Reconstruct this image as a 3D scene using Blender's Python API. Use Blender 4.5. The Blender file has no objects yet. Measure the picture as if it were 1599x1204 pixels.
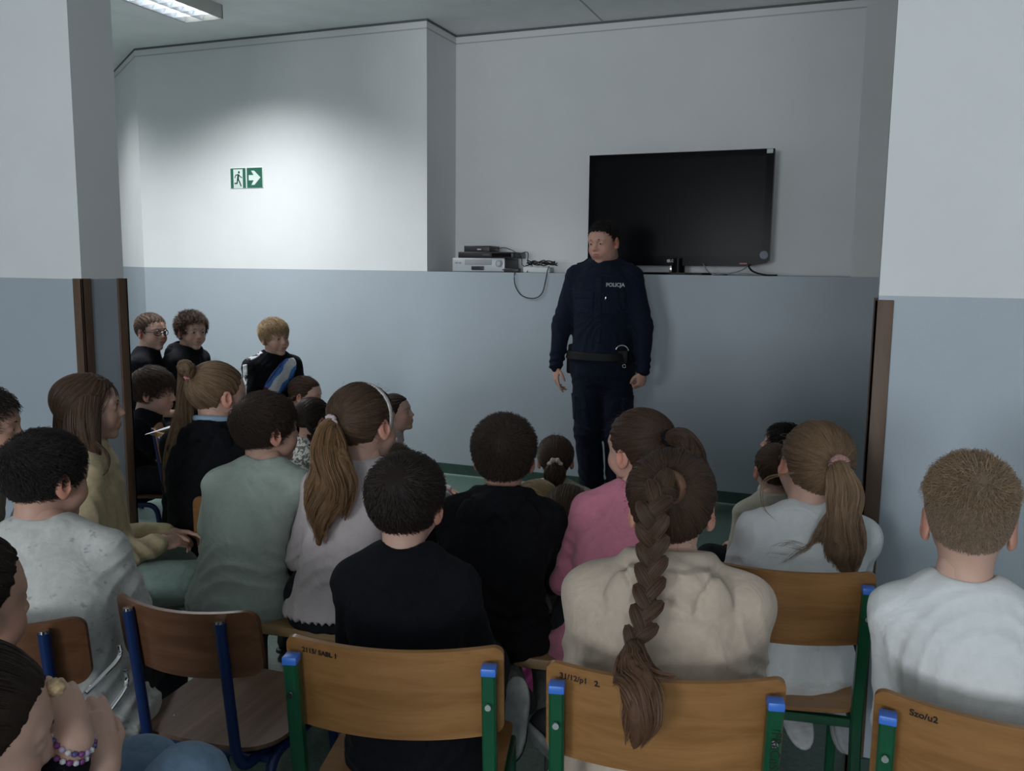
import bpy, bmesh, math, random
import numpy as np
import openvdb
from mathutils import Vector, Matrix

# ---------------------------------------------------------------- camera, world, lights, exposure
SC = bpy.context.scene
COL = SC.collection
FPX, IW, IH = 1380.0, 1599, 1204
PITCH, ROLL, YAW = math.atan(186 / FPX), 0.011, math.radians(21.6)
EYE = np.array([0.0, 0.0, 1.53])
FW = np.array([-math.sin(YAW) * math.cos(PITCH), math.cos(YAW) * math.cos(PITCH), -math.sin(PITCH)])
_rt = np.array([math.cos(YAW), math.sin(YAW), 0.0])
_up = np.cross(_rt, FW)
RT = _rt * math.cos(ROLL) + _up * math.sin(ROLL)
UP = -_rt * math.sin(ROLL) + _up * math.cos(ROLL)
cam_data = bpy.data.cameras.new('camera')
cam_data.sensor_width = 36.0
cam_data.sensor_fit = 'HORIZONTAL'
cam_data.lens = 36.0 * FPX / IW
cam_data.clip_start = 0.05
cam = bpy.data.objects.new('camera', cam_data)
COL.objects.link(cam)
cam.matrix_world = Matrix(((RT[0], UP[0], -FW[0], EYE[0]), (RT[1], UP[1], -FW[1], EYE[1]), (RT[2], UP[2], -FW[2], EYE[2]), (0, 0, 0, 1)))
SC.camera = cam

world = bpy.data.worlds.new('world')
SC.world = world
world.use_nodes = True
world.node_tree.nodes['Background'].inputs[0].default_value = (0.62, 0.74, 0.9, 1)
world.node_tree.nodes['Background'].inputs[1].default_value = 1.0

SC.view_settings.view_transform = 'Standard'
SC.view_settings.look = 'None'
SC.view_settings.exposure = 0.35
SC.view_settings.gamma = 1.0
SC.view_settings.use_curve_mapping = False


def area_light(name, loc, rot, sx, sy, power, color, spread=180):
    d = bpy.data.lights.new(name, 'AREA')
    d.shape = 'RECTANGLE'
    d.size, d.size_y = sx, sy
    d.energy = power
    d.color = color
    d.spread = math.radians(spread)
    o = bpy.data.objects.new(name, d)
    o.location = loc
    o.rotation_euler = rot
    COL.objects.link(o)
    return o


# the lit ceiling luminaire over the far left of the room, and daylight from the window wall behind the viewer
area_light('luminaire_light', (-4.26, 4.42, 3.125), (0, 0, 0), 0.26, 1.16, 44, (0.95, 0.975, 1.0), 137)
area_light('added_luminaire_light', (-6.35, 4.75, 3.125), (0, 0, 0), 0.26, 1.16, 20, (0.95, 0.975, 1.0), 137)  # added lamp, out of sight, to brighten the angled far wall
area_light('daylight_window_a', (-1.9, -6.35, 1.75), (math.radians(109), 0, 0), 1.7, 1.5, 124, (0.90, 0.945, 1.0), 170)
area_light('daylight_window_b', (1.3, -6.35, 1.75), (math.radians(109), 0, 0), 1.7, 1.5, 92, (0.90, 0.945, 1.0), 170)

# ---------------------------------------------------------------- pixel -> point helpers (real depths)


def ray(x, y):
    return FW + RT * ((x - IW / 2) / FPX) - UP * ((y - IH / 2) / FPX)


def at_z(x, y, z):
    d = ray(x, y)
    return EYE + d * ((z - EYE[2]) / d[2])


def at_y(x, y, Y):
    d = ray(x, y)
    return EYE + d * (Y / d[1])


def at_d(x, y, t):
    return EYE + ray(x, y) * t


def proj(p):
    v = np.asarray(p, float) - EYE
    z = v @ FW
    return IW / 2 + FPX * (v @ RT) / z, IH / 2 - FPX * (v @ UP) / z, z


# ---------------------------------------------------------------- object helpers


def link(name, me, mat=None, parent=None, loc=None):
    o = bpy.data.objects.new(name, me)
    COL.objects.link(o)
    if mat is not None:
        me.materials.append(mat)
    if parent is not None:
        o.parent = parent
    if loc is not None:
        o.location = loc
    return o


def empty(name, loc=(0, 0, 0), rz=0.0):
    o = bpy.data.objects.new(name, None)
    o.empty_display_size = 0.1
    o.location = loc
    o.rotation_euler = (0, 0, rz)
    COL.objects.link(o)
    return o


def tag(o, label=None, cat=None, group=None, kind=None):
    if label:
        o['label'] = label
    if cat:
        o['category'] = cat
    if group:
        o['group'] = group
    if kind:
        o['kind'] = kind
    return o


def mesh_np(name, V, F, smooth=True, angle=None):
    """V (n,3); F list of polys or (m,k) array"""
    me = bpy.data.meshes.new(name)
    V = np.asarray(V, np.float32)
    if isinstance(F, np.ndarray):
        m, k = F.shape
        me.vertices.add(len(V))
        me.vertices.foreach_set('co', V.ravel())
        me.loops.add(m * k)
        me.loops.foreach_set('vertex_index', F.astype(np.int32).ravel())
        me.polygons.add(m)
        me.polygons.foreach_set('loop_start', np.arange(0, m * k, k, dtype=np.int32))
        me.update(calc_edges=True)
        me.validate()
    else:
        me.from_pydata([tuple(map(float, v)) for v in V], [], [tuple(int(i) for i in f) for f in F])
        me.update()
    if smooth and len(me.polygons):
        me.polygons.foreach_set('use_smooth', np.ones(len(me.polygons), bool))
        if angle:
            me.set_sharp_from_angle(angle=math.radians(angle))
    return me


class MB:
    """collects simple solids into one mesh"""

    def __init__(self):
        self.V, self.F = [], []

    def add(self, V, F):
        n = len(self.V)
        self.V += [tuple(map(float, v)) for v in V]
        self.F += [tuple(i + n for i in f) for f in F]
        return self

    def box(self, lo, hi, M=None):
        x0, y0, z0 = lo
        x1, y1, z1 = hi
        V = [(x0, y0, z0), (x1, y0, z0), (x1, y1, z0), (x0, y1, z0), (x0, y0, z1), (x1, y0, z1), (x1, y1, z1), (x0, y1, z1)]
        if M is not None:
            V = [tuple(M @ Vector(v)) for v in V]
        return self.add(V, [(3, 2, 1, 0), (4, 5, 6, 7), (0, 1, 5, 4), (1, 2, 6, 5), (2, 3, 7, 6), (3, 0, 4, 7)])

    def rbox(self, lo, hi, b=0.004, M=None):
        """box with bevelled edges"""
        bm = bmesh.new()
        bmesh.ops.create_cube(bm, size=1.0)
        for v in bm.verts:
            v.co = Vector([(lo[i] + hi[i]) / 2 + v.co[i] * (hi[i] - lo[i]) for i in range(3)])
        bmesh.ops.bevel(bm, geom=list(bm.edges), offset=b, segments=2, affect='EDGES', profile=0.5)
        bm.verts.index_update()
        V = [(M @ v.co if M is not None else v.co) for v in bm.verts]
        F = [[v.index for v in f.verts] for f in bm.faces]
        bm.free()
        return self.add(V, F)

    def tube(self, pts, r, n=10, square=False, cap=True, hint=(0, 0, 1), rr=None):
        """sweep along pts; r radius (or half side when square)"""
        pts = [Vector(p) for p in pts]
        rings = []
        hint = Vector(hint)
        for i, p in enumerate(pts):
            a = pts[max(i - 1, 0)]
            b = pts[min(i + 1, len(pts) - 1)]
            t = (b - a).normalized()
            u = hint - t * hint.dot(t)
            if u.length < 1e-4:
                u = Vector((1, 0, 0)) - t * t.x
            u.normalize()
            w = t.cross(u)
            rad = rr[i] if rr is not None else r
            # mitre widening
            ring = []
            if square:
                c = rad * 0.72
                e = rad
                for (s, q) in ((-c, -e), (c, -e), (e, -c), (e, c), (c, e), (-c, e), (-e, c), (-e, -c)):
                    ring.append(p + u * s + w * q)
            else:
                for k in range(n):
                    an = 2 * math.pi * k / n
                    ring.append(p + u * (math.cos(an) * rad) + w * (math.sin(an) * rad))
            rings.append(ring)
        k = len(rings[0])
        V = [v for ring in rings for v in ring]
        F = []
        for i in range(len(rings) - 1):
            for j in range(k):
                a, b = i * k + j, i * k + (j + 1) % k
                F.append((a, b, b + k, a + k))
        if cap:
            F.append(tuple(reversed(range(k))))
            F.append(tuple(range((len(rings) - 1) * k, len(rings) * k)))
        return self.add(V, F)

    def disc(self, c, r, th, axis='y', n=20):
        c = Vector(c)
        d = {'x': Vector((1, 0, 0)), 'y': Vector((0, 1, 0)), 'z': Vector((0, 0, 1))}[axis]
        return self.tube([c - d * th / 2, c + d * th / 2], r, n, hint=(0, 0, 1) if axis != 'z' else (1, 0, 0))

    def poly(self, pts, d):
        """extrude a planar convex/concave outline by vector d"""
        n = len(pts)
        P = [Vector(p) for p in pts]
        V = P + [p + Vector(d) for p in P]
        F = [tuple(range(n)), tuple(reversed(range(n, 2 * n)))]
        for i in range(n):
            j = (i + 1) % n
            F.append((j, i, i + n, j + n))
        return self.add(V, F)

    def build(self, name, mat, parent=None, smooth=True, angle=35, loc=None):
        me = mesh_np(name, self.V, self.F, smooth, angle if smooth else None)
        bm = bmesh.new()
        bm.from_mesh(me)
        bmesh.ops.recalc_face_normals(bm, faces=bm.faces)
        bm.to_mesh(me)
        bm.free()
        if smooth:
            me.set_sharp_from_angle(angle=math.radians(angle))
        return link(name, me, mat, parent, loc)


def arc_pts(pts, r, n=5):
    """round the corners of a polyline"""
    pts = [Vector(p) for p in pts]
    out = [pts[0]]
    for i in range(1, len(pts) - 1):
        a, p, b = pts[i - 1], pts[i], pts[i + 1]
        u, w = (a - p), (b - p)
        q = min(r, u.length * 0.45, w.length * 0.45)
        u.normalize()
        w.normalize()
        A, B = p + u * q, p + w * q
        for k in range(n + 1):
            t = k / n
            out.append(A * (1 - t) ** 2 + p * 2 * t * (1 - t) + B * t ** 2)
    out.append(pts[-1])
    return out


def text_mesh(name, s, size, mat, parent, M, depth=0.0006, bold=0.0):
    cu = bpy.data.curves.new(name, 'FONT')
    cu.body = s
    cu.size = size
    cu.extrude = depth
    cu.offset = bold
    cu.align_x = 'CENTER'
    cu.align_y = 'CENTER'
    t = bpy.data.objects.new(name, cu)
    COL.objects.link(t)
    dg = bpy.context.evaluated_depsgraph_get()
    me = bpy.data.meshes.new_from_object(t.evaluated_get(dg))
    bpy.data.objects.remove(t)
    o = link(name, me, mat, parent)
    o.matrix_local = M
    return o


# ---------------------------------------------------------------- materials
MATS = {}


def _nt(name):
    m = bpy.data.materials.new(name)
    m.use_nodes = True
    nt = m.node_tree
    return m, nt, nt.nodes['Principled BSDF']


def node(nt, kind, **kw):
    n = nt.nodes.new(kind)
    for k, v in kw.items():
        setattr(n, k, v)
    return n


def plain(name, col, rough=0.5, metal=0.0, spec=0.5, noise=0.0, nscale=20, bump=0.0, bscale=200, coat=0.0, emit=None):
    """a material with soft colour mottling and a fine bump"""
    m, nt, b = _nt(name)
    b.inputs['Base Color'].default_value = (*col, 1)
    b.inputs['Roughness'].default_value = rough
    b.inputs['Metallic'].default_value = metal
    b.inputs['Specular IOR Level'].default_value = spec
    b.inputs['Coat Weight'].default_value = coat
    tc = node(nt, 'ShaderNodeTexCoord')
    if noise:
        n = node(nt, 'ShaderNodeTexNoise')
        n.inputs['Scale'].default_value = nscale
        n.inputs['Detail'].default_value = 4
        r = node(nt, 'ShaderNodeValToRGB')
        r.color_ramp.elements[0].position = 0.3
        r.color_ramp.elements[1].position = 0.7
        r.color_ramp.elements[0].color = (*[c * (1 - noise) for c in col], 1)
        r.color_ramp.elements[1].color = (*[min(1, c * (1 + noise)) for c in col], 1)
        nt.links.new(tc.outputs['Object'], n.inputs['Vector'])
        nt.links.new(n.outputs['Fac'], r.inputs['Fac'])
        nt.links.new(r.outputs['Color'], b.inputs['Base Color'])
    if bump:
        n2 = node(nt, 'ShaderNodeTexNoise')
        n2.inputs['Scale'].default_value = bscale
        n2.inputs['Detail'].default_value = 3
        bp = node(nt, 'ShaderNodeBump')
        bp.inputs['Strength'].default_value = bump
        bp.inputs['Distance'].default_value = 0.002
        nt.links.new(tc.outputs['Object'], n2.inputs['Vector'])
        nt.links.new(n2.outputs['Fac'], bp.inputs['Height'])
        nt.links.new(bp.outputs['Normal'], b.inputs['Normal'])
    if emit:
        b.inputs['Emission Color'].default_value = (*col, 1)
        b.inputs['Emission Strength'].default_value = emit
    return m


def paint_wall(name, dado, white=(0.80, 0.815, 0.815), blue=(0.42, 0.475, 0.525)):
    """painted plaster: gloss grey-blue dado below the height, white above"""
    m, nt, b = _nt(name)
    g = node(nt, 'ShaderNodeNewGeometry')
    s = node(nt, 'ShaderNodeSeparateXYZ')
    nt.links.new(g.outputs['Position'], s.inputs[0])
    n = node(nt, 'ShaderNodeTexNoise')
    n.inputs['Scale'].default_value = 3.0
    n.inputs['Detail'].default_value = 6
    nt.links.new(g.outputs['Position'], n.inputs['Vector'])
    ma = node(nt, 'ShaderNodeMath', operation='GREATER_THAN')
    ma.inputs[1].default_value = dado
    nt.links.new(s.outputs['Z'], ma.inputs[0])
    mix = node(nt, 'ShaderNodeMix', data_type='RGBA')
    mix.inputs['A'].default_value = (*blue, 1)
    mix.inputs['B'].default_value = (*white, 1)
    nt.links.new(ma.outputs[0], mix.inputs['Factor'])
    mul = node(nt, 'ShaderNodeMix', data_type='RGBA', blend_type='MULTIPLY')
    mul.inputs['Factor'].default_value = 0.10
    nt.links.new(mix.outputs['Result'], mul.inputs['A'])
    nt.links.new(n.outputs['Fac'], mul.inputs['B'])
    nt.links.new(mul.outputs['Result'], b.inputs['Base Color'])
    ro = node(nt, 'ShaderNodeMapRange')
    ro.inputs['To Min'].default_value = 0.42
    ro.inputs['To Max'].default_value = 0.8
    nt.links.new(ma.outputs[0], ro.inputs['Value'])
    nt.links.new(ro.outputs['Result'], b.inputs['Roughness'])
    b.inputs['Specular IOR Level'].default_value = 0.3
    n2 = node(nt, 'ShaderNodeTexNoise')
    n2.inputs['Scale'].default_value = 90
    n2.inputs['Detail'].default_value = 4
    nt.links.new(g.outputs['Position'], n2.inputs['Vector'])
    bp = node(nt, 'ShaderNodeBump')
    bp.inputs['Strength'].default_value = 0.12
    bp.inputs['Distance'].default_value = 0.003
    nt.links.new(n2.outputs['Fac'], bp.inputs['Height'])
    nt.links.new(bp.outputs['Normal'], b.inputs['Normal'])
    return m


def wood(name, c0, c1, scale=(2, 40, 40), rough=0.38, knots=False, coat=0.15):
    """lengthwise grain along local X"""
    m, nt, b = _nt(name)
    tc = node(nt, 'ShaderNodeTexCoord')
    mp = node(nt, 'ShaderNodeMapping')
    mp.inputs['Scale'].default_value = scale
    nt.links.new(tc.outputs['Object'], mp.inputs['Vector'])
    n = node(nt, 'ShaderNodeTexNoise')
    n.inputs['Scale'].default_value = 1.0
    n.inputs['Detail'].default_value = 7
    n.inputs['Roughness'].default_value = 0.62
    n.inputs['Distortion'].default_value = 0.6
    nt.links.new(mp.outputs['Vector'], n.inputs['Vector'])
    r = node(nt, 'ShaderNodeValToRGB')
    r.color_ramp.elements[0].position = 0.32
    r.color_ramp.elements[1].position = 0.68
    r.color_ramp.elements[0].color = (*c0, 1)
    r.color_ramp.elements[1].color = (*c1, 1)
    nt.links.new(n.outputs['Fac'], r.inputs['Fac'])
    out = r.outputs['Color']
    n3 = node(nt, 'ShaderNodeTexNoise')
    n3.inputs['Scale'].default_value = 5
    n3.inputs['Detail'].default_value = 3
    nt.links.new(tc.outputs['Object'], n3.inputs['Vector'])
    mx = node(nt, 'ShaderNodeMix', data_type='RGBA', blend_type='MULTIPLY')
    mx.inputs['Factor'].default_value = 0.35
    nt.links.new(out, mx.inputs['A'])
    nt.links.new(n3.outputs['Fac'], mx.inputs['B'])
    out = mx.outputs['Result']
    if knots:
        v = node(nt, 'ShaderNodeTexVoronoi')
        v.inputs['Scale'].default_value = 1.0
        mp2 = node(nt, 'ShaderNodeMapping')
        mp2.inputs['Scale'].default_value = (5, 9, 9)
        nt.links.new(tc.outputs['Object'], mp2.inputs['Vector'])
        nt.links.new(mp2.outputs['Vector'], v.inputs['Vector'])
        r2 = node(nt, 'ShaderNodeValToRGB')
        r2.color_ramp.elements[0].position = 0.05
        r2.color_ramp.elements[1].position = 0.11
        r2.color_ramp.elements[0].color = (0.10, 0.045, 0.02, 1)
        r2.color_ramp.elements[1].color = (1, 1, 1, 1)
        nt.links.new(v.outputs['Distance'], r2.inputs['Fac'])
        mx2 = node(nt, 'ShaderNodeMix', data_type='RGBA', blend_type='MULTIPLY')
        mx2.inputs['Factor'].default_value = 1.0
        nt.links.new(out, mx2.inputs['A'])
        nt.links.new(r2.outputs['Color'], mx2.inputs['B'])
        out = mx2.outputs['Result']
    nt.links.new(out, b.inputs['Base Color'])
    b.inputs['Roughness'].default_value = rough
    b.inputs['Coat Weight'].default_value = coat
    b.inputs['Coat Roughness'].default_value = 0.25
    return m


def cloth(name, col, rough=0.9, weave=700, bump=0.35, mott=0.08, wrinkle=0.4, wscale=11):
    m, nt, b = _nt(name)
    tc = node(nt, 'ShaderNodeTexCoord')
    n = node(nt, 'ShaderNodeTexNoise')
    n.inputs['Scale'].default_value = 60
    n.inputs['Detail'].default_value = 5
    nt.links.new(tc.outputs['Object'], n.inputs['Vector'])
    r = node(nt, 'ShaderNodeValToRGB')
    r.color_ramp.elements[0].position = 0.3
    r.color_ramp.elements[1].position = 0.7
    r.color_ramp.elements[0].color = (*[c * (1 - mott) for c in col], 1)
    r.color_ramp.elements[1].color = (*[min(1, c * (1 + mott)) for c in col], 1)
    nt.links.new(n.outputs['Fac'], r.inputs['Fac'])
    nt.links.new(r.outputs['Color'], b.inputs['Base Color'])
    b.inputs['Roughness'].default_value = rough
    b.inputs['Specular IOR Level'].default_value = 0.2
    b.inputs['Sheen Weight'].default_value = 0.12 if max(col) > 0.1 else 0.02
    if max(col) < 0.1:
        b.inputs['Specular IOR Level'].default_value = 0.1
    b.inputs['Sheen Roughness'].default_value = 0.5
    n2 = node(nt, 'ShaderNodeTexNoise')
    n2.inputs['Scale'].default_value = weave
    nt.links.new(tc.outputs['Object'], n2.inputs['Vector'])
    bp = node(nt, 'ShaderNodeBump')
    bp.inputs['Strength'].default_value = bump
    bp.inputs['Distance'].default_value = 0.0012
    nt.links.new(n2.outputs['Fac'], bp.inputs['Height'])
    n3 = node(nt, 'ShaderNodeTexNoise')
    n3.inputs['Scale'].default_value = wscale
    n3.inputs['Detail'].default_value = 2.5
    n3.inputs['Distortion'].default_value = 1.2
    nt.links.new(tc.outputs['Object'], n3.inputs['Vector'])
    bp2 = node(nt, 'ShaderNodeBump')
    bp2.inputs['Strength'].default_value = wrinkle
    bp2.inputs['Distance'].default_value = 0.02
    nt.links.new(n3.outputs['Fac'], bp2.inputs['Height'])
    nt.links.new(bp.outputs['Normal'], bp2.inputs['Normal'])
    nt.links.new(bp2.outputs['Normal'], b.inputs['Normal'])
    return m


def cloth_print(name, col, ink, scale, lo, hi, stretch=(1, 1, 1)):
    """cloth with a scattered printed motif"""
    m = cloth(name, col)
    nt = m.node_tree
    b = nt.nodes['Principled BSDF']
    src = b.inputs['Base Color'].links[0].from_socket
    tc = node(nt, 'ShaderNodeTexCoord')
    mp = node(nt, 'ShaderNodeMapping')
    mp.inputs['Scale'].default_value = stretch
    nt.links.new(tc.outputs['Object'], mp.inputs['Vector'])
    v = node(nt, 'ShaderNodeTexNoise')
    v.inputs['Scale'].default_value = scale
    v.inputs['Detail'].default_value = 3
    nt.links.new(mp.outputs['Vector'], v.inputs['Vector'])
    r = node(nt, 'ShaderNodeValToRGB')
    r.color_ramp.elements[0].position = lo
    r.color_ramp.elements[1].position = hi
    r.color_ramp.elements[0].color = (0, 0, 0, 1)
    r.color_ramp.elements[1].color = (1, 1, 1, 1)
    nt.links.new(v.outputs['Fac'], r.inputs['Fac'])
    mx = node(nt, 'ShaderNodeMix', data_type='RGBA')
    nt.links.new(r.outputs['Color'], mx.inputs['Factor'])
    nt.links.new(src, mx.inputs['A'])
    mx.inputs['B'].default_value = (*ink, 1)
    nt.links.new(mx.outputs['Result'], b.inputs['Base Color'])
    return m


def skin_mat():
    m, nt, b = _nt('skin')
    a = node(nt, 'ShaderNodeAttribute', attribute_name='tone')
    tc = node(nt, 'ShaderNodeTexCoord')
    n = node(nt, 'ShaderNodeTexNoise')
    n.inputs['Scale'].default_value = 35
    n.inputs['Detail'].default_value = 4
    nt.links.new(tc.outputs['Object'], n.inputs['Vector'])
    mx = node(nt, 'ShaderNodeMix', data_type='RGBA', blend_type='MULTIPLY')
    mx.inputs['Factor'].default_value = 0.16
    nt.links.new(a.outputs['Color'], mx.inputs['A'])
    nt.links.new(n.outputs['Fac'], mx.inputs['B'])
    nt.links.new(mx.outputs['Result'], b.inputs['Base Color'])
    b.inputs['Roughness'].default_value = 0.52
    b.inputs['Specular IOR Level'].default_value = 0.35
    b.inputs['Subsurface Weight'].default_value = 0.12
    b.inputs['Subsurface Radius'].default_value = (0.012, 0.005, 0.003)
    b.inputs['Subsurface Scale'].default_value = 0.5
    return m


SKIN = skin_mat()


def hair_mat(name, col, strand):
    key = (name, tuple(col), strand)
    if key in MATS:
        return MATS[key]
    m, nt, b = _nt(name)
    b.inputs['Roughness'].default_value = 0.5 if strand else 0.62
    b.inputs['Specular IOR Level'].default_value = 0.38 if strand else 0.2
    dark = tuple(c * (0.55 if strand else 0.42) for c in col)
    lite = tuple(min(1, c * (1.35 if strand else 0.85)) for c in col)
    r = node(nt, 'ShaderNodeValToRGB')
    r.color_ramp.elements[0].color = (*dark, 1)
    r.color_ramp.elements[1].color = (*lite, 1)
    if strand:
        h = node(nt, 'ShaderNodeHairInfo')
        nt.links.new(h.outputs['Random'], r.inputs['Fac'])
    else:
        tc = node(nt, 'ShaderNodeTexCoord')
        n = node(nt, 'ShaderNodeTexNoise')
        n.inputs['Scale'].default_value = 90
        n.inputs['Detail'].default_value = 4
        nt.links.new(tc.outputs['Object'], n.inputs['Vector'])
        nt.links.new(n.outputs['Fac'], r.inputs['Fac'])
    nt.links.new(r.outputs['Color'], b.inputs['Base Color'])
    MATS[key] = m
    return m
# ---------------------------------------------------------------- implicit surfaces
RNG = np.random.default_rng(7)


def nrm(a):
    return np.sqrt(np.einsum('ij,ij->i', a, a))


def ell(P, c, r, R=None):
    q = P - np.asarray(c, np.float32)
    if R is not None:
        q = q @ np.asarray(R, np.float32)
    r = np.asarray(r, np.float32)
    a = q / r
    k0 = nrm(a)
    k1 = nrm(a / r) + 1e-9
    return k0 * (k0 - 1) / k1


def cone(P, a, b, ra, rb):
    a = np.asarray(a, np.float32)
    d = np.asarray(b, np.float32) - a
    q = P - a
    t = np.clip((q @ d) / max(float(d @ d), 1e-9), 0, 1)
    return nrm(q - t[:, None] * d) - (ra + (rb - ra) * t)


def chain(P, pts, rad, k=0.0):
    out = None
    for i in range(len(pts) - 1):
        d = cone(P, pts[i], pts[i + 1], rad[i], rad[i + 1])
        out = d if out is None else smin(out, d, k)
    return out


def smin(a, b, k):
    if k <= 0:
        return np.minimum(a, b)
    h = np.maximum(k - np.abs(a - b), 0) / k
    return np.minimum(a, b) - h * h * k * 0.25


def smax(a, b, k):
    return -smin(-a, -b, k)


def rotm(yaw=0, pitch=0, roll=0):
    """head/limb rotation: yaw about z (positive turns to the left), pitch up positive, roll towards the right ear positive"""
    cy, sy = math.cos(yaw), math.sin(yaw)
    cp, sp = math.cos(pitch), math.sin(pitch)
    cr, sr = math.cos(roll), math.sin(roll)
    Rz = np.array([[cy, -sy, 0], [sy, cy, 0], [0, 0, 1]])
    Rx = np.array([[1, 0, 0], [0, cp, -sp], [0, sp, cp]])
    Ry = np.array([[cr, 0, sr], [0, 1, 0], [-sr, 0, cr]])
    return Rz @ Rx @ Ry


def sdf_mesh(fn, lo, hi, h, k=4):
    lo = np.asarray(lo, np.float32)
    nc = np.maximum(np.ceil((np.asarray(hi, np.float32) - lo) / (h * k)).astype(int), 1)
    ii = np.stack(np.meshgrid(*[np.arange(n) for n in nc], indexing='ij'), -1).reshape(-1, 3)
    Pc = (lo + (ii + 0.5) * (k * h)).astype(np.float32)
    dc = fn(Pc)
    bg = 3 * h
    act = np.abs(dc) < k * h * 1.2 + 1.5 * h
    D = np.where(dc > 0, bg, -bg).astype(np.float32).reshape(nc)
    D = D.repeat(k, 0).repeat(k, 1).repeat(k, 2)
    cells = ii[act] * k
    offs = np.stack(np.meshgrid(*[np.arange(k)] * 3, indexing='ij'), -1).reshape(-1, 3)
    idx = (cells[:, None, :] + offs[None]).reshape(-1, 3)
    P = (lo + (idx + 0.5) * h).astype(np.float32)
    val = np.empty(len(P), np.float32)
    for s in range(0, len(P), 400000):
        val[s:s + 400000] = fn(P[s:s + 400000])
    D[idx[:, 0], idx[:, 1], idx[:, 2]] = np.clip(val, -bg, bg)
    D = np.pad(D, 1, constant_values=bg)
    g = openvdb.FloatGrid(background=bg)
    g.copyFromArray(D.astype(np.float32))
    V, Q = g.convertToQuads(isovalue=0.0)
    V = (lo + (V - 0.5) * h).astype(np.float32)
    return V, Q[:, ::-1].copy()


def fold_noise(P, amp, seed, fx=1.0):
    x, y, z = P[:, 0], P[:, 1], P[:, 2]
    w = 0.05 * np.sin(17 * x + seed) + 0.04 * np.sin(13 * y - seed * 2) + 0.03 * np.sin(21 * z + seed)
    a = np.sin((z * 46 + x * 22 * np.sign(x) + w * 60) * fx + seed)
    b = np.sin((z * 30 - x * 34 + y * 26 + w * 50) * fx + seed * 1.7)
    m = 0.5 + 0.5 * np.sin(x * 11 + y * 9 + z * 12 + seed * 3)
    return amp * (m * np.abs(a) + (1 - m) * np.abs(b) - 0.6)


TMP = bpy.data.scenes.new('work')


def union(meshes):
    """one continuous surface from overlapping closed surfaces"""
    obs = []
    for i, me in enumerate(meshes):
        o = bpy.data.objects.new('work', me)
        TMP.collection.objects.link(o)
        obs.append(o)
    for o in obs[1:]:
        m = obs[0].modifiers.new('u', 'BOOLEAN')
        m.operation = 'UNION'
        m.solver = 'MANIFOLD'
        m.object = o
        o.hide_render = True
    with bpy.context.temp_override(scene=TMP, view_layer=TMP.view_layers[0]):
        dg = bpy.context.evaluated_depsgraph_get()
        dg.update()
    me = bpy.data.meshes.new_from_object(obs[0].evaluated_get(dg))
    nv = sum(len(x.vertices) for x in meshes)
    if len(me.vertices) < 0.5 * nv or len(me.vertices) <= len(meshes[0].vertices):
        print('union fell back', len(me.vertices), nv)
        V, F, n = [], [], 0
        for x in meshes:
            v = np.empty(len(x.vertices) * 3, np.float32)
            x.vertices.foreach_get('co', v)
            f = np.empty(len(x.loops), np.int32)
            x.loops.foreach_get('vertex_index', f)
            V.append(v.reshape(-1, 3))
            F.append(f.reshape(-1, 4) + n)
            n += len(x.vertices)
        me = mesh_np('body', np.concatenate(V), np.concatenate(F))
    for o in obs:
        bpy.data.objects.remove(o)
    for x in meshes:
        bpy.data.meshes.remove(x)
    me.polygons.foreach_set('use_smooth', np.ones(len(me.polygons), bool))
    return me


# ---------------------------------------------------------------- the head (unit = a ten-year-old's head, origin between the ears, +y face)
EC = np.array([0, -0.012, 0.030])
ER = np.array([0.0735, 0.092, 0.079])


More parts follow.
